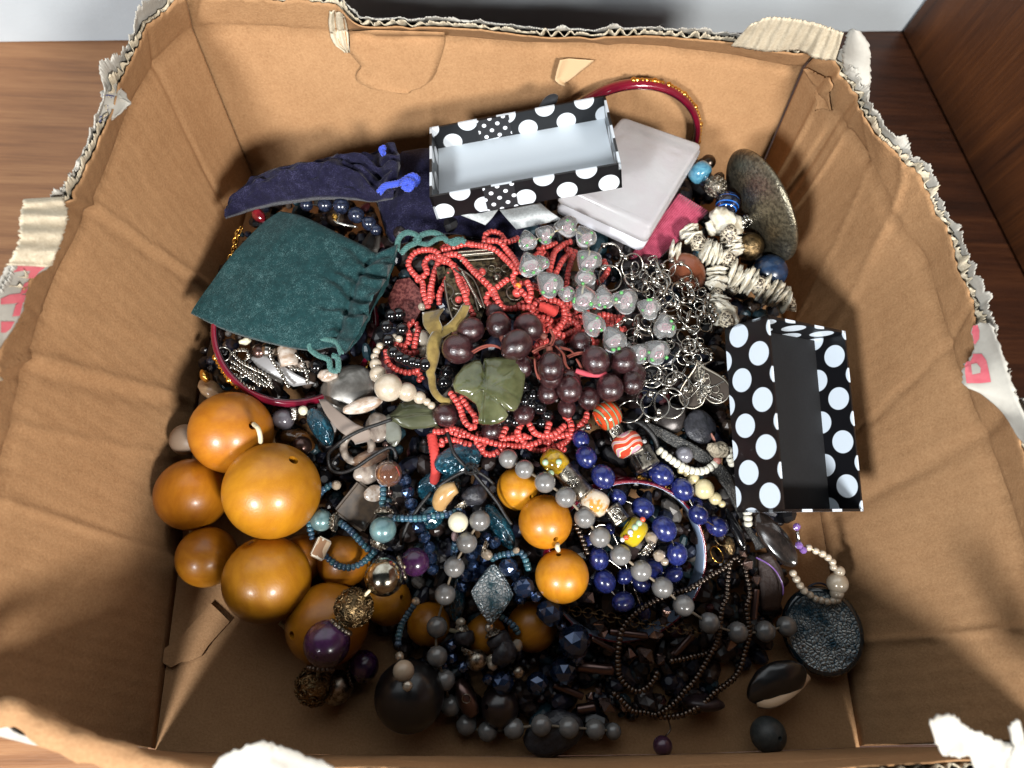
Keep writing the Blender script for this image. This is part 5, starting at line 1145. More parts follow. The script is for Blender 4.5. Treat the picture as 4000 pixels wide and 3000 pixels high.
# ================================================================ silver ring chain, filigree heart
th = thing('ring_link_chain', PF(1420,700,0), 'tangled silver chain of open round rings and small ball links', 'necklace')
rg = [(180,550,26),(375,640,26),(185,745,27),(410,790,29),(790,720,26),(815,870,27),(620,760,22),(860,1080,32),(930,1000,36),(480,1150,26),(470,1270,22),(850,1250,22),(950,1430,28),(780,1500,24),(880,1330,20),(560,690,20),(690,660,18),(330,1180,22),(760,1130,22),(1000,1130,20),(700,950,20),(720,1050,22),(860,800,18),(540,850,20),(650,900,20),(520,1560,26),(900,1570,27),(1080,1600,24),(960,900,18),(1010,1060,22),(830,1420,19),(690,1560,20)]
for i, (u, v, r) in enumerate(rg):
    x, y = G2(u, v); R = M(x, y, .06, r); nr = Vector((random.gauss(0, .35), random.gauss(0, .35), 1))
    o = put('ring', T_ringt if i % 3 else T_ring, M_silver, th, PF(x, y, 6+(i*7 % 9)), qt(nr), R)
    for k in range(3):
        a = random.uniform(0, 6.28); put('ball', T_bead_s, M_silver, th, o.matrix_world @ Vector((math.cos(a), math.sin(a), .1)), qt((1,.2,.3)), .0014)
for (u, v, r) in ((720,435,30),(990,370,31),(1150,345,33),(1230,130,26),(960,60,24),(1120,60,22),(880,300,18),(1250,330,20)):
    x, y = B2(u, v); put('ring', T_ringt, M_silver, th, PF(x, y, 10+random.uniform(0, 4)), qt((random.gauss(0,.3), random.gauss(0,.3), 1)), M(x, y, .055, r))
for (u, v) in ((1145,110),(1090,225),(940,250),(900,530),(270,600),(1000,520),(1320,200),(1030,440),(590,420)):
    bead_at(th, 'ball', *B2(u, v), 8, 13, T_bead, M_silver)
rs_ = random.Random(8)
for k in range(46):
    u, v = rs_.uniform(330, 1060), rs_.uniform(560, 1640)
    x, y = G2(u, v); put('link', T_ringo if k % 2 else T_ring, M_silver, th, PF(x, y, 7+rs_.uniform(0, 6)), qt((rs_.gauss(0,.7), rs_.gauss(0,.7), .7)), rs_.uniform(.0016, .0032))
for k in range(16):                                  # short figure-of-eight connectors between rings
    u, v = random.choice(rg)[:2]; x, y = G2(u+random.uniform(-110,110), v+random.uniform(-110,110))
    put('connector', T_ringo, M_silver, th, PF(x, y, 9+random.uniform(0,4)), qt((random.gauss(0,.8), random.gauss(0,.8), .6)), random.uniform(.0022,.0034))
for L in [[(580,600),(620,700),(680,800),(640,900)],[(900,1270),(920,1350),(860,1400)],[(420,1080),(440,1170),(540,1210)],[(1020,900),(990,990),(1010,1080)]]:
    cordpath('bar_link', [(*G2(u, v), 13) for u, v in L], .0008, M_silver, th)
ht = thing('filigree_heart', PF(1530,830,0), 'silver filigree heart pendant tucked against the polka dot box', 'pendant')
c = PF(*B2(1510,170), 12); v = (Vector((0,0,CAMZ))-c).normalized(); q = qn(v+Vector((-.2,0,0)), pdir(*B2(1510,170), 40)); R = M(*B2(1510,170), .055, 52)
hp = [Vector((1.05*(16*math.sin(t)**3)/16, (13*math.cos(t)-5*math.cos(2*t)-2*math.cos(3*t)-math.cos(4*t))/15, 0)) for t in [k*2*math.pi/48 for k in range(48)]]
rz = q @ Quaternion((0,0,1), -2.2)
put('rim', tube('rim', [c+rz @ (p*R) for p in hp], R*.05, 6, True), M_oldsilver, ht)
gg = []
for k in range(34):
    t = random.uniform(0, 6.28); s = random.uniform(.2, .85); p = hp[int(t/6.29*48)]*s
    gg.append(torus_geo(R*random.uniform(.09,.16), R*.022, 14, 5, c+rz @ (p*R), rz))
put('filigree', merge('filigree', gg), M_oldsilver, ht)
for k in range(9):
    t = k*.75; p0 = hp[int(t/6.29*48) % 48]; put('wire', tube('wire', crom([c+rz @ (p0*R), c+rz @ (p0*R*.45+Vector((.1,.1,.06))*R), c+rz @ (Vector((.1*math.cos(k), -.2+.1*k/9, .04))*R)], .001), R*.025, 5), M_silver, ht)
put('back_plate', outline('back_plate', [c+rz @ (p*R*.97+Vector((0,0,-.05*R))) for p in hp], .0006), M_gun, ht)
# ================================================================ shell chip necklace
th = thing('shell_chip_necklace', PF(1600,600,0), 'necklace of stacked white bone chips and speckled cone shells', 'necklace')
def stack(u, v, n, an, r, o, gap=9):
    x, y = G2(u, v); a = math.radians(an)
    for i in range(n):
        k = (i-(n-1)/2)*gap; xx, yy = x+k*math.cos(a), y+k*math.sin(a); d = pdir(xx, yy, an+random.uniform(-14,14), random.uniform(-.25,.25))
        bead_at(th, 'chip', xx, yy, r*random.uniform(.85,1.15), o+random.uniform(-1,1), T_chip[i % 5], M_bone, d, (1,.95,1.3))
stack(1075,535,6,25,26,14); stack(1235,470,5,75,22,12,8); stack(1105,745,5,90,22,12,9); stack(1320,745,5,25,28,13,12); stack(1600,880,7,30,27,12,9); stack(880,365,4,60,22,10,7); stack(745,510,3,20,20,8,8); stack(1110,960,4,100,22,10,8)
for (u, v, r, an, o) in ((1160,235,27,40,16),(1240,290,26,60,15),(1165,1050,30,70,13),(1100,300,20,30,12)): bead_at(th, 'chip', *G2(u, v), r, o, T_chip[r % 5], M_bone, (Vector((random.uniform(-.4,.2), random.uniform(-.5,0), 1))), (1.1,1,1.6))
for (u, v, r, an, o) in ((1215,360,17,95,16),(950,440,18,50,12),(1205,590,18,50,14),(1470,805,22,20,13),(1725,960,16,50,12),(1190,1110,17,70,15),(1105,890,14,90,11),(1240,840,14,10,9)): bead_at(th, 'shell', *G2(u, v), r, o, T_shell, M_speckle, pdir(*G2(u, v), an), (1.6,1.6,1.25))
# ================================================================ blue and silver bracelet at the back right
th = thing('blue_silver_bracelet', PF(1570,430,0), 'bracelet of blue glazed, striped and textured silver beads by the pewter disc', 'bracelet')
bead_at(th, 'blue_bead', 1512, 372, 25, 12, T_drum, M_bluebead, pdir(1512,372,45)); bead_at(th, 'silver_bead', 1546, 402, 24, 13, T_filigree, M_oldsilver, pdir(1546,402,50))
bead_at(th, 'striped_bead', 1572, 440, 26, 14, T_bead, stripe_mat('black_blue_stripe', rgb(14,20,36), rgb(40,110,200), rgb(20,30,60), .35, .1, 1.0), pdir(1572,440,100)); bead_at(th, 'silver_bead', 1603, 482, 22, 11, T_rondb, M_silver, pdir(1603,482,60), (1,1,2)); bead_at(th, 'metal_bead', *G2(1390,470), 30, 9, T_bead, M_bronze); bead_at(th, 'blue_bead', *G2(1560,690), 38, 8, T_bead, M_navyb); bead_at(th, 'blue_bead', *G2(1300,430), 20, 4, T_bead, M_navyb); bead_at(th, 'blue_bead', *G2(960,560), 18, 5, T_bead, M_bluebead); bead_at(th, 'metal_bead', 1530,350,16,5,T_bead,M_gun)
gs = bead_at(None, 'oval_stone', *G2(850,690), 46, 5, blob_mesh('oval_stone', 2.2, 4, .05, 1, (1,.82,.4)), M_gold_stone, None, (1,1,1), qn(Vector((-.2,-.2,1)), pdir(*G2(850,690), 50))); tag(gs, 'polished reddish brown oval stone under the silver rings', 'stone')
# ================================================================ antique filigree pendant under the coral strands
th = thing('tribal_pendant', PF(1060,610,0), 'antique bronze filigree pendant with coral studs beneath the red bead strands', 'pendant')
def plate(px, z, th_, m, par, nm='plate'): return put(nm, outline(nm, [P(*p, z) for p in px], th_), m, par)
zz = F(1060,600)+.004
M_ant = mat('antique_filigree_metal', rgb(112,98,74), .38, .9, col2=rgb(48,42,34), nscale=420, nmix=(.42,.58), bump=.7, bscale=520, bdist=.0012)
plate([A(620,510),A(930,485),A(1080,640),A(1220,900),A(1150,1010),A(880,1010),A(800,760)], zz, .006, M_ant, th)
plate([A(540,660),A(640,640),A(780,760),A(870,1010),A(830,1120),A(610,1130),A(520,850)], zz-.001, .007, M_ant, th)
plate([A(450,650),A(520,640),A(540,720),A(470,760)], zz-.001, .005, M_ant, th); plate([A(1360,470),A(1420,460),A(1430,640),A(1370,640)], zz-.002, .006, M_ant, th)
def wire(L, r=.0005, o=.0008, closed=False): put('filigree_wire', tube('filigree_wire', crom([P(*A(u, v), zz+o) for u, v in L], .0006, closed), r, 5, closed), M_oldsilver, th)
for k in range(3): wire([(630+12*k,520+38*k),(930+20*k,495+38*k)])
wire([(640,650),(780,765),(870,1005)]); wire([(600,660),(740,790),(820,1040)]); wire([(540,790),(590,830),(600,880),(560,930)]); wire([(590,1000),(640,1020),(660,1080)]); wire([(520,760),(560,1000),(600,1120)])
for k in range(26): put('granule', T_bead_s, M_oldsilver, th, P(*A(650+k*11.5, 545-k*1.0), zz+.0006), qt((0,0,1)), .0009)
for k in range(24): put('granule', T_bead_s, M_oldsilver, th, P(*A(680+k*7, 690+k*13), zz+.0006), qt((0,0,1)), .0010)
for (u, v, r) in ((930,660,28),(985,680,28),(1050,660,34),(1130,870,70),(645,930,60),(845,690,40)): put('scroll', T_ring, M_oldsilver, th, P(*A(u, v), zz+.0006), qt((0,0,1)), M(*A(u, v), zz, r/4))
for (u, v, r) in ((845,690,34),(645,930,32),(1150,870,42)): put('coral_stud', T_bead, M_coral, th, P(*A(u, v), zz+.001), qt((1,0,0)), M(*A(u, v), zz, r/4))
put('stud', T_bead, M_oldsilver, th, P(*A(980,745), zz), qt((0,0,1)), M(*A(980,745), zz, 11))
M2 = [A(30,930),A(110,760),A(220,740),A(320,850),A(330,1000),A(260,1130),A(170,1120),A(60,1010)]
g = sheet('leather_piece', [[P(*M2[0], 0)]*2]*2, .001) if False else None
cp = put('leather_piece', outline('leather_piece', [PF(*p, 5) for p in M2], .0018), M_copperleaf); tag(cp, 'crinkled copper pink foil leather piece next to the green pouch mouth', 'leather piece')
# ================================================================ things inside and below the left bangle
th = thing('silver_cord_tassel', PF(580,800,0), 'silver twisted cord strands with a split ring inside the maroon bangle', 'tassel')
x, y = Z7(378,1402); put('split_ring', T_ring, M_silver, th, PF(x, y, 13), qt((.1,-.1,1)), M(x, y, .045, 16))
def rope(name, L, r, m, par):
    pts = crom(path3(L), r*.5); T_, N_ = frames(pts); g = []
    for s in range(2):
        pp = []
        for i, p in enumerate(pts):
            a = i*.75+s*math.pi; B_ = T_[i].cross(N_[i]); pp.append(p+(N_[i]*math.cos(a)+B_*math.sin(a))*r*.55)
        g.append(tube_geo(pp, r*.6, 5))
    return put(name, merge(name, g), m, par)
for L in [[(440,1410),(500,1370),(580,1370),(600,1420),(560,1470),(600,1560),(680,1640),(760,1690)],[(450,1460),(520,1500),(620,1580),(720,1660)],[(440,1510),(520,1540),(640,1620),(700,1680)],[(470,1400),(540,1470),(650,1530),(760,1590),(800,1680)],[(790,1340),(800,1440),(860,1530),(900,1600),(950,1690)],[(1010,1400),(1070,1460),(1100,1560),(1110,1660)],[(960,1530),(1040,1540),(1130,1545)],[(540,1600),(620,1560),(700,1600),(820,1700)],[(480,1570),(560,1660),(660,1700)]]:
    rope('cord', [(*Z7(u, v), 11+random.uniform(-2, 2)) for u, v in L], .0009, M_silver, th)
gr_ = [[PF(*Z7(600+30*k, 1430+35*k), 7), PF(*Z7(690+42*k, 1410+42*k), 9)] for k in range(12)]
rb = thing('grosgrain_ribbon', PF(650,830,0), 'silver grey grosgrain ribbon crossing the bangle among the silver cords', 'ribbon')
ribbon_strip('ribbon', [PF(*Z7(610,1430),9), PF(*Z7(700,1530),10), PF(*Z7(850,1600),9), PF(*Z7(1000,1690),7)], [PF(*Z7(690,1400),9), PF(*Z7(830,1460),11), PF(*Z7(1000,1570),10), PF(*Z7(1180,1660),8)], .0005, M_ribbon_s, rb)
rb = thing('grosgrain_ribbon', PF(740,930,0), 'taupe grosgrain ribbon end hanging over grey shell pieces', 'ribbon')
ribbon_strip('ribbon', [PF(*E(400,305),10), PF(*E(480,470),12), PF(*E(620,640),13), PF(*E(760,740),12), PF(*E(800,800),9)], [PF(*E(470,300),10), PF(*E(640,450),13), PF(*E(820,580),14), PF(*E(960,640),12), PF(*E(960,760),9)], .0005, M_ribbon, rb)
def solo(name, label, cat, x, y, r, off, me, m, rot=None, sc=(1,1,1), d=None, group=None):
    return tag(bead_at(None, name, x, y, r, off, me, m, d, sc, rot), label, cat, group)
up3 = lambda a, b: qn(Vector((a, b, 1)), Vector((1,.3,0)))
T_puff = [blob_mesh('puffed_piece', 40+i*3.7, 4, .10, 1.1, (1,.8,.38)) for i in range(4)]
M_satin = mat('brushed_pewter', rgb(150,146,140), .34, .8, col2=rgb(116,112,106), nscale=1.4, stretch=(1,1,6))
solo('puffed_heart', 'large brushed pewter puffed heart beside the gold-studded bangle edge', 'pendant', *E(720,190), 62, 3, T_puff[0], M_satin, up3(-.1,-.2))
solo('shell_fan', 'pale silver fan-shaped shell piece below the pewter heart', 'shell', *E(880,370), 40, 11, T_puff[1], M_mopw, up3(.1,-.3), (1.1,.5,.8)); solo('shell_slice', 'grey shell slice curled beside the taupe ribbon', 'shell', *E(1040,600), 36, 9, T_puff[2], M_mop, up3(-.2,.1), (.8,1.2,.8))
solo('shell_slice', 'smooth grey green shell crescent next to the dark stone leaf', 'shell', *E(1190,640), 28, 9, T_puff[3], mat('grey_green_shell', rgb(120,122,112), .3, coat=.5), up3(-.2,.1), (.7,1.7,1)); 
rs = put('shell_ring', merge('shell_ring', [torus_geo(1, .28, 28, 8)]), M_mop, None, PF(*E(820,820), 6), up3(-.2,-.2), M(*E(820,820), .04, 32)); tag(rs, 'taupe shell ring lying under the black cord loop', 'ring')
solo('shell_piece', 'brown polished shell block behind the amber crystal ball', 'shell', *E(960,930), 38, 7, T_puff[0], mat('brown_shell', rgb(122,98,80), .25, col2=rgb(84,62,50), nscale=2, coat=.6), up3(0,-.2), (1.1,.6,.9)); solo('shell_piece', 'grey brown shell block under the amber crystal ball', 'shell', *E(930,1090), 34, 6, T_puff[2], M_mop, up3(.1,-.2), (.9,.9,.9))
solo('shell_piece', 'pale iridescent shell chip above the teal pearl', 'shell', *E(1000,1320), 22, 6, T_puff[1], M_mopw, up3(.1,-.2)); solo('stone_tile', 'flat brown square stone with rounded corners beside the teal pearls', 'stone', *E(850,1460), 42, 8, cube, mat('brown_stone', rgb(74,60,46), .4, col2=rgb(54,44,36), nscale=2.5, coat=.3), up3(.25,-.3) @ Quaternion((0,0,1), .6), (1,.95,.45))
solo('foil_bead', 'long teal foil glass bead by the taupe ribbon', 'bead', *E(420,600), 46, 9, T_puff[3], M_tealfoil, qn(Vector((-.2,-.2,1)), pdir(*E(420,600), 62)), (1,.62,.9)); solo('foil_bead', 'large dark teal foil glass bead under the coral thread tassel', 'bead', *B(250,950), 52, 7, T_puff[0], M_tealfoil, up3(.1,-.1), (1,.8,.8))
solo('foil_bead', 'teal foil glass slab between the wooden bead and the diamond pendant', 'bead', *I(700,160), 50, 4, T_puff[1], M_tealfoil, qn(Vector((-.2,-.2,1)), pdir(*I(700,160), 60)), (1.1,.5,.9)); solo('foil_bead', 'slim teal foil glass bead next to the shaded grey pearls', 'bead', *I(240,960), 44, 4, T_puff[2], M_tealfoil, qn(Vector((-.2,-.2,1)), pdir(*I(240,960), 95)), (1.1,.5,.9)); solo('foil_bead', 'teal foil glass bead below the blue seed bead strand', 'bead', *Lf(1620,60), 30, 3, T_puff[0], M_tealfoil, up3(.2,-.3))
solo('foil_bead', 'dark green blue foil glass bead under the cream and ivory beads', 'bead', *E(1700,1250), 48, 3, T_puff[3], M_tealfoil, up3(.1,-.2))
ab = thing('crystal_ball_pendant', PF(838,1022,0), 'amber brown crystal ball pendant on a bent wire pin', 'pendant')
bead_at(ab, 'ball', *E(1155,1105), 29, 15, T_bead, mat('smoky_topaz_glass', rgb(150,104,84), .04, trans=.7, ior=1.45, coat=.5), pdir(*E(1155,1105), 90, .2)); bead_at(ab, 'bead', *E(1165,1310), 8, 11, T_bead_s, M_brown); cordpath('pin', [(*E(1150,870),16),(*E(1155,1000),17),(*E(1160,1240),13),(*E(1170,1350),12),(*E(1220,1380),12),(*E(1240,1420),12),(*E(1180,1440),11),(*E(1160,1400),11)], .0004, M_gun, ab); bead_at(ab, 'bead', *E(1130,790), 8, 10, T_bead_s, M_brown)
iv = thing('curved_bead', PF(960,1070,0), 'curved ivory bone bead with dark ends', 'bead'); put('body', tube('body', crom(path3([(*B(50,1480),13),(*B(60,1400),15),(*B(130,1300),16),(*B(230,1250),15)]), .0008), lambda t: .0042*(.45+.55*math.sin(math.pi*(.12+.76*t))), 14), mat('ivory_bone', rgb(206,176,124), .25, coat=.5, col2=rgb(170,132,84), nscale=60), iv); bead_at(iv, 'end_bead', *B(135,1400), 10, 15, T_bead_s, M_brown)
# black cords
bc = thing('black_cord_loop', PF(800,960,0), 'thin black waxed cord looped over the taupe ribbon and shells', 'cord')
cordpath('cord', [(*E(1190,520),16),(*E(1050,570),17),(*E(900,620),18),(*E(750,690),19),(*E(610,790),18),(*E(510,890),16),(*E(510,1010),15),(*E(560,1080),15),(*E(680,1090),16),(*E(820,1030),17),(*E(950,940),17),(*E(1080,860),17),(*E(1180,820),17),(*E(1225,870),17),(*E(1235,960),16)], .00085, M_cord_k, bc); cordpath('cord', [(*E(630,890),12),(*E(560,960),12),(*E(550,1020),13),(*E(640,1070),14)], .0007, M_cord_k, bc)
bc = thing('knotted_black_cord', PF(1015,1010,0), 'knotted thin black cord with long ends below the coral swags', 'cord')
for L in [[(130,660),(160,760),(200,880),(270,970),(340,1040)],[(340,1070),(250,1110),(130,1180),(0,1270)],[(400,1080),(480,1180),(580,1300),(680,1430),(760,1560),(830,1660)],[(400,1060),(500,1110),(580,1170),(640,1230)]]: cordpath('cord', [(*B(u, v), 16) for u, v in L], .0008, M_cord_k, bc)
for k in range(4): put('knot', T_ringo, M_cord_k, bc, PF(*B(350+22*k, 1050+12*(k % 2)), 17), qt((random.gauss(0,.6), random.gauss(0,.6), .7)), .0024)
cordpath('cord', [(*E(1620,1300),14),(*E(1520,1420),14),(*E(1420,1560),13),(*Lf(1380,90),12),(*Lf(1320,230),11),(*Lf(1290,350),10)], .0008, M_cord_k, bc)
# ================================================================ right side: bone beads, pearls, stones, leather
th = thing('white_seed_strand', PF(1440,990,0), 'strand of tiny white beads with a carved bone bead and champagne pearls', 'necklace')
strand(th, 'bead', [(*B2(1040,860),14),(*B2(1120,920),15),(*B2(1200,980),15),(*B2(1300,1040),15),(*B2(1420,1080),15),(*B2(1540,1070),14),(*B2(1640,1000),13)], .0019, 1.3, T_seed, M_whiteb)
bead_at(th, 'bone_bead', *B2(1680,850), 22, 13, T_nugget[1], mat('carved_bone', rgb(186,172,148), .5, bump=.4, bscale=3), pdir(*B2(1680,850), 100), (1.1,1.2,1.3)); bead_at(th, 'rose_bead', *B2(1665,965), 9, 13, T_bead_s, mat('rose_stone', rgb(182,120,108), .4)); bead_at(th, 'rose_bead', *B2(1620,720), 11, 11, T_chip[1], mat('salmon_stone', rgb(204,140,122), .4))
strand(th, 'bead', [(*B2(1790,850),11),(*B2(1800,930),11),(*B2(1830,1010),10)], .0019, 1.3, T_seed, M_whiteb)
M_champ = mat('champagne_pearl', rgb(220,204,158), .2, .1, coat=.8, coatr=.12)
beadline(th, 'pearl', [(*B2(1270,1070),9,9),(*B2(1335,1100),9,10),(*B2(1405,1165),14,11),(*B2(1520,1272),22,13),(*B2(1640,1375),14,12),(*B2(1715,1432),8,10)], T_bead, M_champ, cord=(M_cord_w, .0003))
strand(th, 'bead', [(*J(1990,0),12),(*J(1995,80),12),(*J(2000,150),11)], .0021, 1.3, T_seed, M_whiteb)
solo('silver_pearl', 'silver grey pearl on a thin pin beside the white bead strand', 'bead', *B2(1305,905), 19, 12, T_bead, mat('silver_pearl_m', rgb(140,138,146), .2, .4, coat=.7))
solo('black_stone', 'glossy black oval stone tablet between the filigree heart and the dotted box', 'stone', *B2(1480,600), 42, 8, T_puff[1], M_blackstone, up3(-.2,-.1), (.8,1.1,.6)); solo('black_stone', 'round dark metallic stud with grey sheen under the silver rings', 'stone', *B2(1150,520), 40, 3, T_puff[2], mat('dark_glitter_stone', rgb(74,68,66), .35, .4, col2=rgb(40,36,36), nscale=30), up3(0,-.2))
M_leather = mat('black_leather', rgb(30,24,22), .55, bump=.5, bscale=700, bdist=.001); M_meshk = mat('black_mesh_cord', rgb(38,38,38), .45, bump=.8, bscale=1300, bdist=.001, col2=rgb(120,116,108), nscale=1500, nmix=(.55,.7))
lt = thing('mesh_cord', PF(1560,980,0), 'flat black glittering mesh cord running down beside the dotted box', 'cord'); ribbon_strip('cord', [PF(*B2(780,560),10), PF(*B2(1150,790),11), PF(*B2(1480,990),11), PF(*B2(1720,1230),10), PF(*B2(1850,1450),9), PF(*K(560,150),8), PF(*K(680,340),7), PF(*K(700,420),6)], [PF(*B2(800,500),10), PF(*B2(1200,680),11), PF(*B2(1560,880),11), PF(*B2(1800,1100),10), PF(*B2(1900,1350),9), PF(*K(640,150),8), PF(*K(740,300),7), PF(*K(810,400),6)], .0012, M_meshk, lt, 60)
solo('oval_pendant', 'polished black wooden oval pendant below the dotted box', 'pendant', *K(910,300), 62, 14, T_puff[0], mat('ebony_oval', rgb(46,38,34), .14, col2=rgb(26,22,20), nscale=2, coat=.7), qn(Vector((-.35,-.2,1)), pdir(*K(910,300), 55)), (1.05,.55,.45)); solo('oval_pendant', 'slim black lacquered pendant beside the blue beads and mesh cord', 'pendant', *K(480,190), 44, 12, T_puff[1], M_black, qn(Vector((-.4,-.2,1)), pdir(*K(480,190), 65)), (1.1,.3,.4))
lt = thing('leather_strap', PF(1650,1270,0), 'folded dark brown leather strap below the black oval pendant', 'strap'); ribbon_strip('strap', [PF(*K(730,470),9), PF(*K(740,700),9), PF(*K(760,900),8), PF(*K(770,1080),6)], [PF(*K(850,440),9), PF(*K(980,620),10), PF(*K(1000,840),9), PF(*K(950,1060),7)], .0022, mat('brown_leather', rgb(52,38,34), .6, bump=.5, bscale=500, bdist=.001), lt); cordpath('stitching', [(*K(700,490),13),(*K(830,560),14),(*K(930,660),13),(*K(990,800),13),(*K(990,900),12)], .0004, M_purplex, lt)
fp = thing('foil_pendant', PF(1775,1360,0), 'big round blue grey crackle foil glass pendant at the right of the box floor', 'pendant'); x, y = 1776, 1363; c = P(x, y, .013); R = M(x, y, .013, 88); q = qn(Vector((-.25,-.15,1)), pdir(x, y, 70))
put('glass', lathe('glass', [(.001,-.12),(.8,-.12),(.97,-.05),(1,.02),(.96,.10),(.88,.13),(.001,.14)], 48), mat('dark_teal_glass', rgb(26,42,50), .1, coat=.8), fp, c, q, (R*1.08, R*.95, R))
vs = [Vector((0,0,.19))]; n = 56; 
fs = []; 
for j in range(1, 9):
    for i in range(n):
        a = 2*math.pi*i/n; r = j/8*.86; vs.append(Vector((r*math.cos(a), r*math.sin(a), .145+.045*(1-(j/8)**2)+.012*nz((r*math.cos(a), r*math.sin(a), 0), 7, 1))))
for i in range(n): fs.append((0, 1+i, 1+(i+1) % n))
for j in range(7):
    for i in range(n): a, b = 1+j*n+i, 1+j*n+(i+1) % n; fs.append((a, a+n, b+n, b))
put('foil', fixn(mesh('foil', vs, fs)), M_crack2, fp, c, q, (R*1.08, R*.95, R)); put('bail', T_ring, M_navyb, fp, P(1768,1282,.014), qt((0,-.3,1)), (.006,.005,.008))
pbk = thing('pearl_bracelet', PF(1780,1230,0), 'cream pearl bracelet with lilac crystals hanging on the box side', 'bracelet')
lp = [(1270,385,7.5),(1345,420,7.5),(1415,450,8),(1475,490,8),(1525,540,8),(1535,595,8),(1600,640,12),(1580,770,23),(1575,875,15),(1580,950,8),(1530,960,8),(1470,970,8),(1405,955,8),(1345,940,8),(1285,895,8),(1220,850,8.5),(1175,790,8.5),(1135,725,8.5),(1100,660,8)]
beadline(pbk, 'pearl', [(*K(u, v), r, 22-i*.25) for i, (u, v, r) in enumerate(lp)], T_bead, M_pearl, cord=(M_cord_w, .0003)); 
for u, v, r in ((1140,160,9),(1165,360,9),(1210,410,9)): bead_at(pbk, 'crystal', *K(u, v), r, 22, T_facet, M_purplex)
cordpath('tube', [(*K(1145,210),22),(*K(1155,260),22),(*K(1165,320),22)], .0009, M_silver, pbk)
sl = solo('seed_pod', 'shiny black seed with a pale cream stripe on the box floor', 'seed', *Q6(1480,740), 62, 15, T_puff[2], mat('black_seed', rgb(24,22,22), .3, coat=.5), qn(Vector((-.1,-.3,1)), pdir(*Q6(1480,740), -35)), (1.12,.85,.9))
c = sl.location.copy(); 
put('stripe', tube('stripe', crom([PF(*Q6(1270,950),11), PF(*Q6(1400,965),16), PF(*Q6(1550,905),18), PF(*Q6(1690,800),17), PF(*Q6(1810,660),11)], .001), .0022, 8, flat=.5), mat('cream_band', rgb(206,170,134), .5), sl)
solo('black_bead', 'dull round dark green black bead in the front right corner', 'bead', *Q6(1385,1300), 38, 9, T_bead, mat('slate_bead', rgb(44,48,48), .5, col2=rgb(60,62,60), nscale=3)); solo('black_bead', 'big round black bead under the beige pearl drop', 'bead', *N4(1380,880), 75, 14, T_big, mat('black_wood_bead', rgb(22,22,24), .35, coat=.3)); solo('black_bead', 'black oval bead behind the front grey pearls', 'bead', *O5(1000,1290), 66, 3, T_puff[3], M_blackstone, up3(0,-.1), (1,.85,1)); solo('black_bead', 'dark brown oval bead with a pale slit among the front crystals', 'bead', *O5(420,1000), 42, 6, T_bead, mat('dark_brown_bead', rgb(34,26,26), .3, coat=.4)); solo('black_bead', 'blackish purple stone lump beneath the gunmetal bead strands', 'bead', *Q6(680,950), 46, 4, T_puff[0], mat('plum_stone', rgb(54,40,44), .4, col2=rgb(34,26,28), nscale=3))
fe = thing('carved_face_bead', PF(1190,1490,0), 'copper brown carved spindle bead by the front grey pearls', 'bead'); put('body', lathe('body', [(.01,-1),(.28,-.9),(.42,-.6),(.5,-.2),(.5,.2),(.42,.6),(.28,.9),(.01,1)], 16, True, lambda a, j: 1+.08*math.sin(3*a+j)), M_brown, fe, PF(*O5(60,900), 10), qt(pdir(*O5(60,900), 65)), M(*O5(60,900), .01, 42)); put('eye', T_ring, M_oldsilver, fe, PF(*O5(60,910), 15), qt((0,-.2,1)), M(*O5(60,900), .01, 9))
# left small things
sp_ = thing('shell_bead_charm', PF(450,830,0), 'brown shell bead with a rough gold cap left of the maroon bangle', 'charm'); bead_at(sp_, 'shell', *G6(620,210), 30, 8, T_nugget[0], mat('brown_pink_shell', rgb(158,126,98), .3, col2=rgb(196,164,124), nscale=2, coat=.4)); bead_at(sp_, 'cap', *G6(555,50), 15, 12, T_nugget[2], M_gold)
solo('beige_bead', 'matte grey beige bead wedged behind the wooden beads', 'bead', *G6(350,740), 34, 12, T_bead, mat('beige_wood', rgb(150,130,112), .5)); solo('grey_bead', 'smoky grey glass bead under the bangle rim', 'bead', *G6(1400,520), 24, 8, T_bead, mat('smoky_glass', rgb(92,88,94), .12, coat=.7)); solo('white_bead', 'small pale cream bead beside the teal foil bead', 'bead', *G6(1615,425), 11, 12, T_facet2, M_cream); solo('silver_knot', 'small twisted silver spacer below the bangle rim', 'spacer', *G6(1520,465), 13, 11, T_rondb, M_silver, None, (1,1,2.2)); solo('amber_nugget', 'dark honey amber glass nugget right of the top wooden bead', 'bead', *G6(1530,750), 40, 5, T_nugget[1], mat('honey_glass', rgb(96,62,30), .1, trans=.3, coat=.8)); solo('bronze_bead', 'bronze brown round bead behind the largest wooden bead', 'bead', *G6(1600,810), 22, 8, T_bead, M_brown)
ch = thing('gold_chain', PF(510,520,0), 'fine antique gold chain down the left side of the green pouch', 'chain')
pts = crom(path3([(*Z7(530,320),12),(*Z7(500,370),12),(*Z7(480,450),11),(*Z7(470,520),10),(*Z7(430,600),9)]), .0022); T_, N_ = frames(pts)
for i, p in enumerate(pts): put('link', T_ringo, M_gold, ch, p, qn(N_[i] if i % 2 else T_[i].cross(N_[i]), T_[i]), .0019)
db = thing('blue_crackle_necklace', PF(740,450,0), 'strand of dark blue crackle glass beads under the navy pouch', 'necklace'); beadline(db, 'bead', [(*Z7(1100,110),14,5),(*Z7(1260,110),16,6),(*Z7(1400,120),18,7),(*Z7(1530,200),18,7),(*Z7(1640,270),16,6),(*Z7(1700,330),13,5)], T_bead, mat('navy_crackle', rgb(18,22,36), .25, col2=rgb(42,50,72), nscale=3, coat=.5), cord=(M_cord_k, .0004))
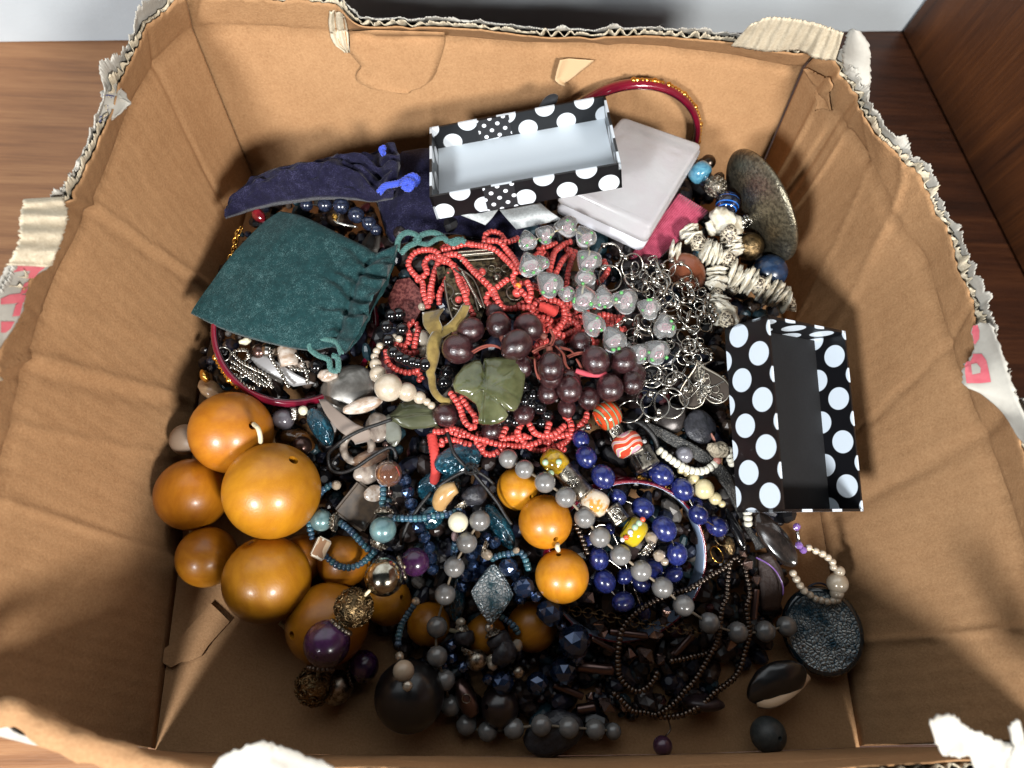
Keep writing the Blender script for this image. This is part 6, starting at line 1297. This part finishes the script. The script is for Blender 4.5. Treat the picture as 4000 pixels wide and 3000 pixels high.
spn = thing('safety_pin', PF(750,475,0), 'small brass safety pin above the green pouch', 'pin'); cordpath('wire', [(*Z7(1350,205),11),(*Z7(1330,240),11),(*Z7(1370,265),11),(*Z7(1460,290),11),(*Z7(1550,305),10)], .0007, M_silver, spn); put('catch', T_facet, M_gold, spn, PF(*Z7(1345,215), 11.5), qt((1,.5,0)), .0018)
solo('red_bead', 'dark red glass bead between the two left pouches', 'bead', *Z7(690,205), 18, 4, T_nugget[0], mat('dark_red_glass', rgb(130,26,36), .15, coat=.7)); solo('black_bow', 'black satin scrap poking up behind the white-lined dotted box', 'fabric', 1185, 222, 26, 30, T_puff[1], mat('black_satin', rgb(36,38,42), .5, sheen=.4), qn(Vector((0,-.5,1)), pdir(1185,222,-40)), (1,.6,.5))
for i, (u, v, r, m_) in enumerate(((780,1370,20,M_silver),(940,1430,24,M_mopw),(1190,1510,17,M_black),(1290,1590,22,M_mopw),(700,1380,18,M_brown),(570,1290,12,M_cream),(1080,1500,16,M_mop))):
    lab = ['clear bluish glass bead at the lower edge of the green pouch','pinkish tubular shell bead at the pouch edge','glossy black pearl beside the green cord knot','ivory shell oval just inside the bangle rim','dark brown bead under the pouch edge','cream tube bead near the split ring','taupe shell nugget among the silver cords'][i]
    solo('loose_bead', lab, 'bead', *Z7(u, v), r, 8, T_tubeb if i == 1 else (T_bead if i in (0, 2, 4) else T_nugget[i % 4]), m_, None, (2,2,1) if i == 1 else (1,1,1), pdir(*Z7(u, v), 80))
# ================================================================ uncountable dark bits filling the heap
rnd = random.Random(11); cols = [rgb(18,18,22)]*6+[rgb(26,30,46)]*4+[rgb(40,30,28)]*4+[rgb(30,52,60)]*2+[rgb(70,58,50)]+[rgb(96,92,88)]*1+[rgb(60,24,28)]
vs = []; fs = []; fc = []
ssv, ssf = uv_sphere(1, (0,0,0), 8, 5); tv = [v.co.copy() for v in T_facet.vertices]; tf = [tuple(p.vertices) for p in T_facet.polygons]
def inside(x, y):
    poly = [(455,700),(420,830),(640,1000),(700,1160),(760,1290),(880,1420),(960,1520),(1250,1570),(1500,1520),(1640,1420),(1690,1300),(1690,1120),(1700,1000),(1690,640),(1610,420),(1480,340),(1000,350),(600,420),(500,520)]
    c = False; n = len(poly); j = n-1
    for i in range(n):
        if (poly[i][1] > y) != (poly[j][1] > y) and x < (poly[j][0]-poly[i][0])*(y-poly[i][1])/(poly[j][1]-poly[i][1])+poly[i][0]: c = not c
        j = i
    return c
cnt = 0
while cnt < 2600:
    x, y = rnd.uniform(400,1720), rnd.uniform(330,1580)
    if not inside(x, y): continue
    f = F(x, y); r = rnd.choice((.0018,.0024,.003,.004,.005)); z = f-.002-rnd.random()*min(.012, f*.6)
    if z < r: z = r
    c = P(x, y, z); q = Quaternion((rnd.gauss(0,1), rnd.gauss(0,1), rnd.gauss(0,1), rnd.gauss(0,1))).normalized(); o = len(vs); col = rnd.choice(cols)
    V, Fc = (ssv, ssf) if rnd.random() < .55 else (tv, tf); sc = (r, r, r*rnd.choice((.8,1,1,1.5,2.2)))
    vs += [c+q @ Vector((v.x*sc[0], v.y*sc[1], v.z*sc[2])) for v in V]; fs += [tuple(i+o for i in t) for t in Fc]; fc += [col]*len(Fc); cnt += 1
me = mesh('dark_bead_heap', vs, fs, False); at = me.color_attributes.new('Col', 'FLOAT_COLOR', 'CORNER')
k = 0
for p, col in zip(me.polygons, fc):
    for l in p.loop_indices: at.data[l].color = (*col, 1)
M_heap = mat('mixed_dark_beads', (.02,.02,.02), .36, .1, coat=.25, coatr=.2, facecol=True)
hp_ = put('dark_bead_heap', me, M_heap); hp_['kind'] = 'stuff'; hp_['label'] = 'small dark beads and crystals filling the gaps of the heap'; hp_['category'] = 'beads'
# ================================================================ torn pieces of the box: flaps, liners, print
from mathutils.bvhtree import BVHTree
def bvh(G):
    vs = [p for r in G for p in r]; c = len(G[0]); fs = []
    for i in range(len(G)-1):
        for j in range(c-1): fs.append((i*c+j, (i+1)*c+j, (i+1)*c+j+1, i*c+j+1))
    return BVHTree.FromPolygons(vs, fs)
TB, TR, TL_ = bvh(GB), bvh(GR), bvh(GL)
def onwall(tree, x, y, lift):
    d = ray(x, y).normalized(); o = Vector((0,0,CAMZ)); h = tree.ray_cast(o, d)
    if h[0] is None: return P(x, y, .09)
    n = h[1] if h[1].dot(d) < 0 else -h[1]
    return h[0]+n*lift
def flap_grid(L, Rr, nz_=40, nk=14, rib=None, curl=0.0, seed=1.0, th_=.0006, name='flap', m=None, jag=.0008):
    A_ = lerp_len(crom(L, .001), nz_); B_ = lerp_len(crom(Rr, .001), nz_); g = []
    for i in range(nz_):
        row = []
        for k in range(nk):
            t = k/(nk-1); p = A_[i].lerp(B_[i], t); up_ = (Vector((0,0,CAMZ))-p).normalized(); d = (.0012 if seed < 18.5 else .0045)*nz(p, 90, seed)+(0 if seed < 18.5 else .0016*nz(p, 260, seed))
            if rib: d += rib[0]*math.sin(i/nz_*rib[1]*2*math.pi+.8*nz((t*3, i*.1, 0), 1, seed))
            e = (t-.5)*2; d += curl*e*e
            if k in (0, nk-1): p = p+(B_[i]-A_[i]).normalized()*jag*nz((i*.7, k, 0), 1, seed)*2
            row.append(p+up_*d)
        g.append(row)
    return put(name, sheet(name, g, th_, True), m, box)
Z3 = tile(3000,0,1000); Z5 = tile(0,750,1000); Z9 = tile(3000,750,1000); Z8 = tile(3000,2250,1000); Z1 = tile(0,0,1000); Z2 = tile(1000,0,1000); Zb = tile(2000,0,1000); Zf = tile(0,2250,1000)
flap_grid([P(1578,100,.107), P(1659,112,.107), P(1726,110,.108), P(1759,126,.108), P(1806,132,.108)], [P(1616,58,.126), P(1659,40,.131), P(1709,42,.132), P(1769,54,.130), P(1826,74,.126)], 90, 14, (.0011, 9.5), 0, 3.0, .0007, 'fluted_flap', M_flute)
flap_grid([P(*Z3(690,660),.107), P(*Z3(650,500),.114), P(*Z3(690,310),.124), P(*Z3(745,240),.128)], [P(*Z3(868,870),.107), P(*Z3(884,640),.114), P(*Z3(875,420),.124), P(*Z3(790,270),.128)], 40, 12, None, -.002, 5.0, .0006, 'paper_flap', M_white)
flap_grid([P(*Z5(210,60),.124), P(*Z5(178,220),.127), P(*Z5(170,390),.128), P(*Z5(140,500),.128), P(*Z5(70,640),.127)], [P(*Z5(540,40),.117), P(*Z5(585,200),.118), P(*Z5(540,400),.118), P(*Z5(500,500),.118), P(*Z5(440,660),.117)], 60, 14, (.0012, 4.0), 0, 7.0, .0007, 'fluted_flap', M_flute)
lf = flap_grid([P(*Z5(75,620),.120), P(*Z5(-40,850),.122), P(*Z5(-90,1100),.123), P(*Z5(-140,1400),.123)], [P(*Z5(432,645),.110), P(*Z5(262,770),.112), P(*Z5(215,960),.113), P(*Z5(140,1140),.114), P(*Z5(-10,1370),.114)], 40, 12, None, 0, 9.0, .0006, 'printed_flap', M_white, .0004)
rf = flap_grid([P(*Z9(1830,1130),.112), P(2098,712,.108), P(2104,745,.108), P(2093,776,.108), P(2081,795,.108), P(2083,832,.108), P(2120,852,.109), P(2165,892,.110), P(2200,948,.110)], [P(*Z9(1905,1135),.116), P(2146,716,.117), P(2160,755,.118), P(2175,795,.118), P(2187,830,.118), P(2200,865,.118), P(2215,905,.118), P(2235,960,.118), P(2260,1010,.118)], 50, 12, None, .001, 13.0, .0006, 'printed_flap', M_white, .0008)
def flat_tree(o):
    return BVHTree.FromPolygons([o.matrix_world @ v.co for v in o.data.vertices], [tuple(p.vertices) for p in o.data.polygons])
def printed(o, polys, t_, m, nm='print', lift=.0004):
    tr = flat_tree(o)
    for pl in polys:
        pts = []
        for (a, b) in zip(pl, pl[1:]+pl[:1]):
            for k in range(4): pts.append((a[0]+(b[0]-a[0])*k/4, a[1]+(b[1]-a[1])*k/4))
        from mathutils.geometry import tessellate_polygon
        tris = tessellate_polygon([[Vector((u, v, 0)) for u, v in pl]]); vs = []; fs = []; n = 5
        for t3 in tris:
            c3 = [Vector((*pl[i], 0)) for i in t3]; ix = {}
            for i in range(n+1):
                for j in range(n+1-i):
                    w = c3[0]*(1-i/n-j/n)+c3[1]*(i/n)+c3[2]*(j/n); ix[i, j] = len(vs); vs.append(onwall(tr, *t_(w.x, w.y), lift))
            for i in range(n):
                for j in range(n-i):
                    fs.append((ix[i, j], ix[i+1, j], ix[i, j+1]))
                    if i+j < n-1: fs.append((ix[i+1, j], ix[i+1, j+1], ix[i, j+1]))
        put(nm, mesh(nm, vs, fs, False), m, o)
printed(lf, [[(110,695),(130,640),(190,602),(300,625),(400,640),(330,690),(285,742),(222,745),(258,682),(190,680)],[(0,925),(80,890),(170,880),(205,790),(240,775),(222,880),(200,955),(120,965),(0,975)],[(100,1078),(130,975),(195,945),(165,1070)],[(0,1120),(120,1120),(85,1180),(40,1215),(0,1215)]], Z5, M_red)
printed(rf, [[(1812,1145),(1832,1200),(1830,1270),(1790,1325),(1768,1280),(1758,1235),(1775,1165)],[(1745,1405),(1850,1402),(1890,1460),(1915,1580),(1928,1645),(1840,1655),(1715,1655),(1702,1560),(1706,1490)]], Z9, M_red)
printed(rf, [[(1755,1500),(1805,1490),(1840,1530),(1838,1570),(1768,1585)]], Z9, M_white, lift=.0008)
pf = flap_grid([P(*Z1(925,620),.112), P(*Z1(890,800),.113), P(*Z1(865,930),.113), P(*Z1(840,1080),.112)], [P(*Z1(985,690),.110), P(*Z1(1050,770),.108), P(*Z1(1118,885),.107), P(*Z1(960,1050),.108)], 30, 10, None, .0005, 15.0, .0005, 'paper_flap', M_white)
tr = flat_tree(pf)
for L in [[(895,740),(960,715)],[(885,828),(930,826),(985,835)],[(880,862),(960,846)],[(868,918),(930,914)],[(850,975),(930,950)],[(842,1025),(890,1000),(935,990)],[(848,1060),(880,1030),(932,995)]]:
    put('pen_mark', tube('pen_mark', [onwall(tr, *Z1(u, v), .0003) for u, v in L], .00022, 5), M_pen, pf)
flap_grid([P(*Z1(985,690),.1105), P(*Z1(960,840),.1105), P(*Z1(930,920),.111), P(*Z1(960,1030),.1105)], [P(*Z1(1000,690),.110), P(*Z1(1040,850),.110), P(*Z1(1115,890),.109), P(*Z1(985,1020),.110)], 20, 8, None, .0008, 17.0, .0005, 'paper_flap', M_white)
flap_grid([P(460,1690,.118), P(470,1640,.122), P(520,1615,.124), P(560,1602,.125), P(610,1613,.124), P(668,1633,.122), P(722,1656,.120), P(740,1690,.118)], [P(500,1760,.112), P(520,1750,.112), P(550,1745,.112), P(580,1745,.112), P(610,1745,.112), P(650,1750,.112), P(690,1755,.112), P(720,1760,.112)], 40, 8, None, 0, 19.0, .0006, 'paper_flap', M_white)
flap_grid([P(*Z8(1390,1270),.132), P(*Z8(1430,1215),.132), P(*Z8(1580,1195),.132), P(*Z8(1700,1290),.130), P(*Z8(1900,1380),.128), P(*Z8(2095,1460),.126), P(*Z8(2120,1400),.128), P(*Z8(2092,1275),.131), P(*Z8(2200,1235),.132)], [P(*Z8(1450,1450),.128), P(*Z8(1490,1520),.127), P(*Z8(1560,1560),.126), P(*Z8(1720,1550),.124), P(*Z8(1770,1650),.122), P(*Z8(1820,1760),.120), P(*Z8(2000,1760),.120), P(*Z8(2150,1760),.120), P(*Z8(2300,1760),.120)], 50, 10, None, 0, 21.0, .0006, 'paper_flap', M_white)
# torn liner on the back wall, with the paper behind it exposed
def wallpatch(tree, px, lift, th_, m, nm, curl=0.0, n=3):
    pts = []
    for a, b in zip(px, px[1:]+px[:1]):
        for k in range(n): t = k/n; pts.append((a[0]+(b[0]-a[0])*t+random.uniform(-.8,.8), a[1]+(b[1]-a[1])*t+random.uniform(-.8,.8)))
    q3 = [onwall(tree, x, y, lift) for x, y in pts]
    return put(nm, outline(nm, q3, th_), m, box)
def patchgrid(tree, left, right, lift, th_, m, nm, rib=None, nS=26, nT=12, edge=0.0):
    g = []
    Lp = lerp_len([Vector((*p, 0)) for p in left], nS); Rp = lerp_len([Vector((*p, 0)) for p in right], nS)
    for i in range(nS):
        row = []
        for k in range(nT):
            t = k/(nT-1); p = Lp[i].lerp(Rp[i], t); e = lift+edge*max(0, 1-t*4)
            if rib: e += rib[0]*math.sin(t*rib[1]*6.283)
            row.append(onwall(tree, p.x+.7*nz((i*.9, k, 0), 1, 2), p.y+.7*nz((i*.9, k, 5), 1, 3), e))
        g.append(row)
    return put(nm, sheet(nm, g, th_, True), m, box)
patchgrid(TB, [(757,60),(757,108),(773,126),(784,139),(770,155),(773,172),(805,187),(843,193),(880,196)], [(960,66),(960,90),(955,110),(950,125),(945,140),(940,155),(930,170),(920,180),(908,188)], .0012, .0007, M_kraft, 'torn_liner', edge=.0014)
patchgrid(TB, [(712,20),(709,46),(714,80),(724,97),(745,109)], [(744,26),(748,46),(752,78),(753,98),(755,112)], .0008, .0005, M_flute, 'exposed_fluting', rib=(.0009, 2.0), nT=20)
patchgrid(TB, [(1208,118),(1202,140),(1198,160),(1206,168),(1218,172)], [(1282,123),(1270,134),(1257,143),(1240,157),(1222,170)], .0030, .0006, mat('pale_kraft', rgb(204,172,132), .8), 'torn_liner', edge=.002)
patchgrid(TR, [Z3(345,560),Z3(395,650),Z3(432,705),Z3(440,820),Z3(440,930)], [Z3(420,600),Z3(560,680),Z3(585,720),Z3(552,800),Z3(572,950)], .0020, .0006, M_kraft, 'torn_liner', edge=.001)
sc = [Zf(1400,640),Zf(1500,570),Zf(1600,480),Zf(1720,350),Zf(1820,235),Zf(1900,310),Zf(1985,395),Zf(1880,510),Zf(1800,600),Zf(1740,690),Zf(1640,735),Zf(1560,745),Zf(1480,790),Zf(1420,760),Zf(1368,715)]
put('torn_liner', outline('torn_liner', [P(*p, .0022) for p in sc], .0016), M_kraft, box)
# rolled-over strip of torn board along the near left rim
rp = crom([P(-30,1556,.108), P(8,1541,.110), P(40,1540,.111), P(88,1574,.111), P(140,1598,.110), P(215,1622,.109), P(300,1648,.108), P(400,1676,.106), P(520,1700,.104)], .0012)
T_, N_ = frames(rp); vs, fs = [], []; sd = 14
for i, p in enumerate(rp):
    B_ = T_[i].cross(N_[i]); rr_ = .0034*(1+.35*nz((i*.12, 3, 0)))
    for s in range(sd):
        a = 2*math.pi*s/sd; k = rr_*(1+.22*nz((i*.16, s*.7, 0), 1, 4)+.10*nz((i*.6, s, 0), 1, 7)); vs.append(p+(N_[i]*math.cos(a)*.75+B_*math.sin(a)*1.2)*k)
for i in range(len(rp)-1):
    for s in range(sd): q_ = (s+1) % sd; fs.append((i*sd+s, i*sd+q_, (i+1)*sd+q_, (i+1)*sd+s))
fs.append(tuple(range(sd))[::-1]); fs.append(tuple((len(rp)-1)*sd+s for s in range(sd)))
put('rolled_edge', mesh('rolled_edge', vs, fs), M_kraft, box)
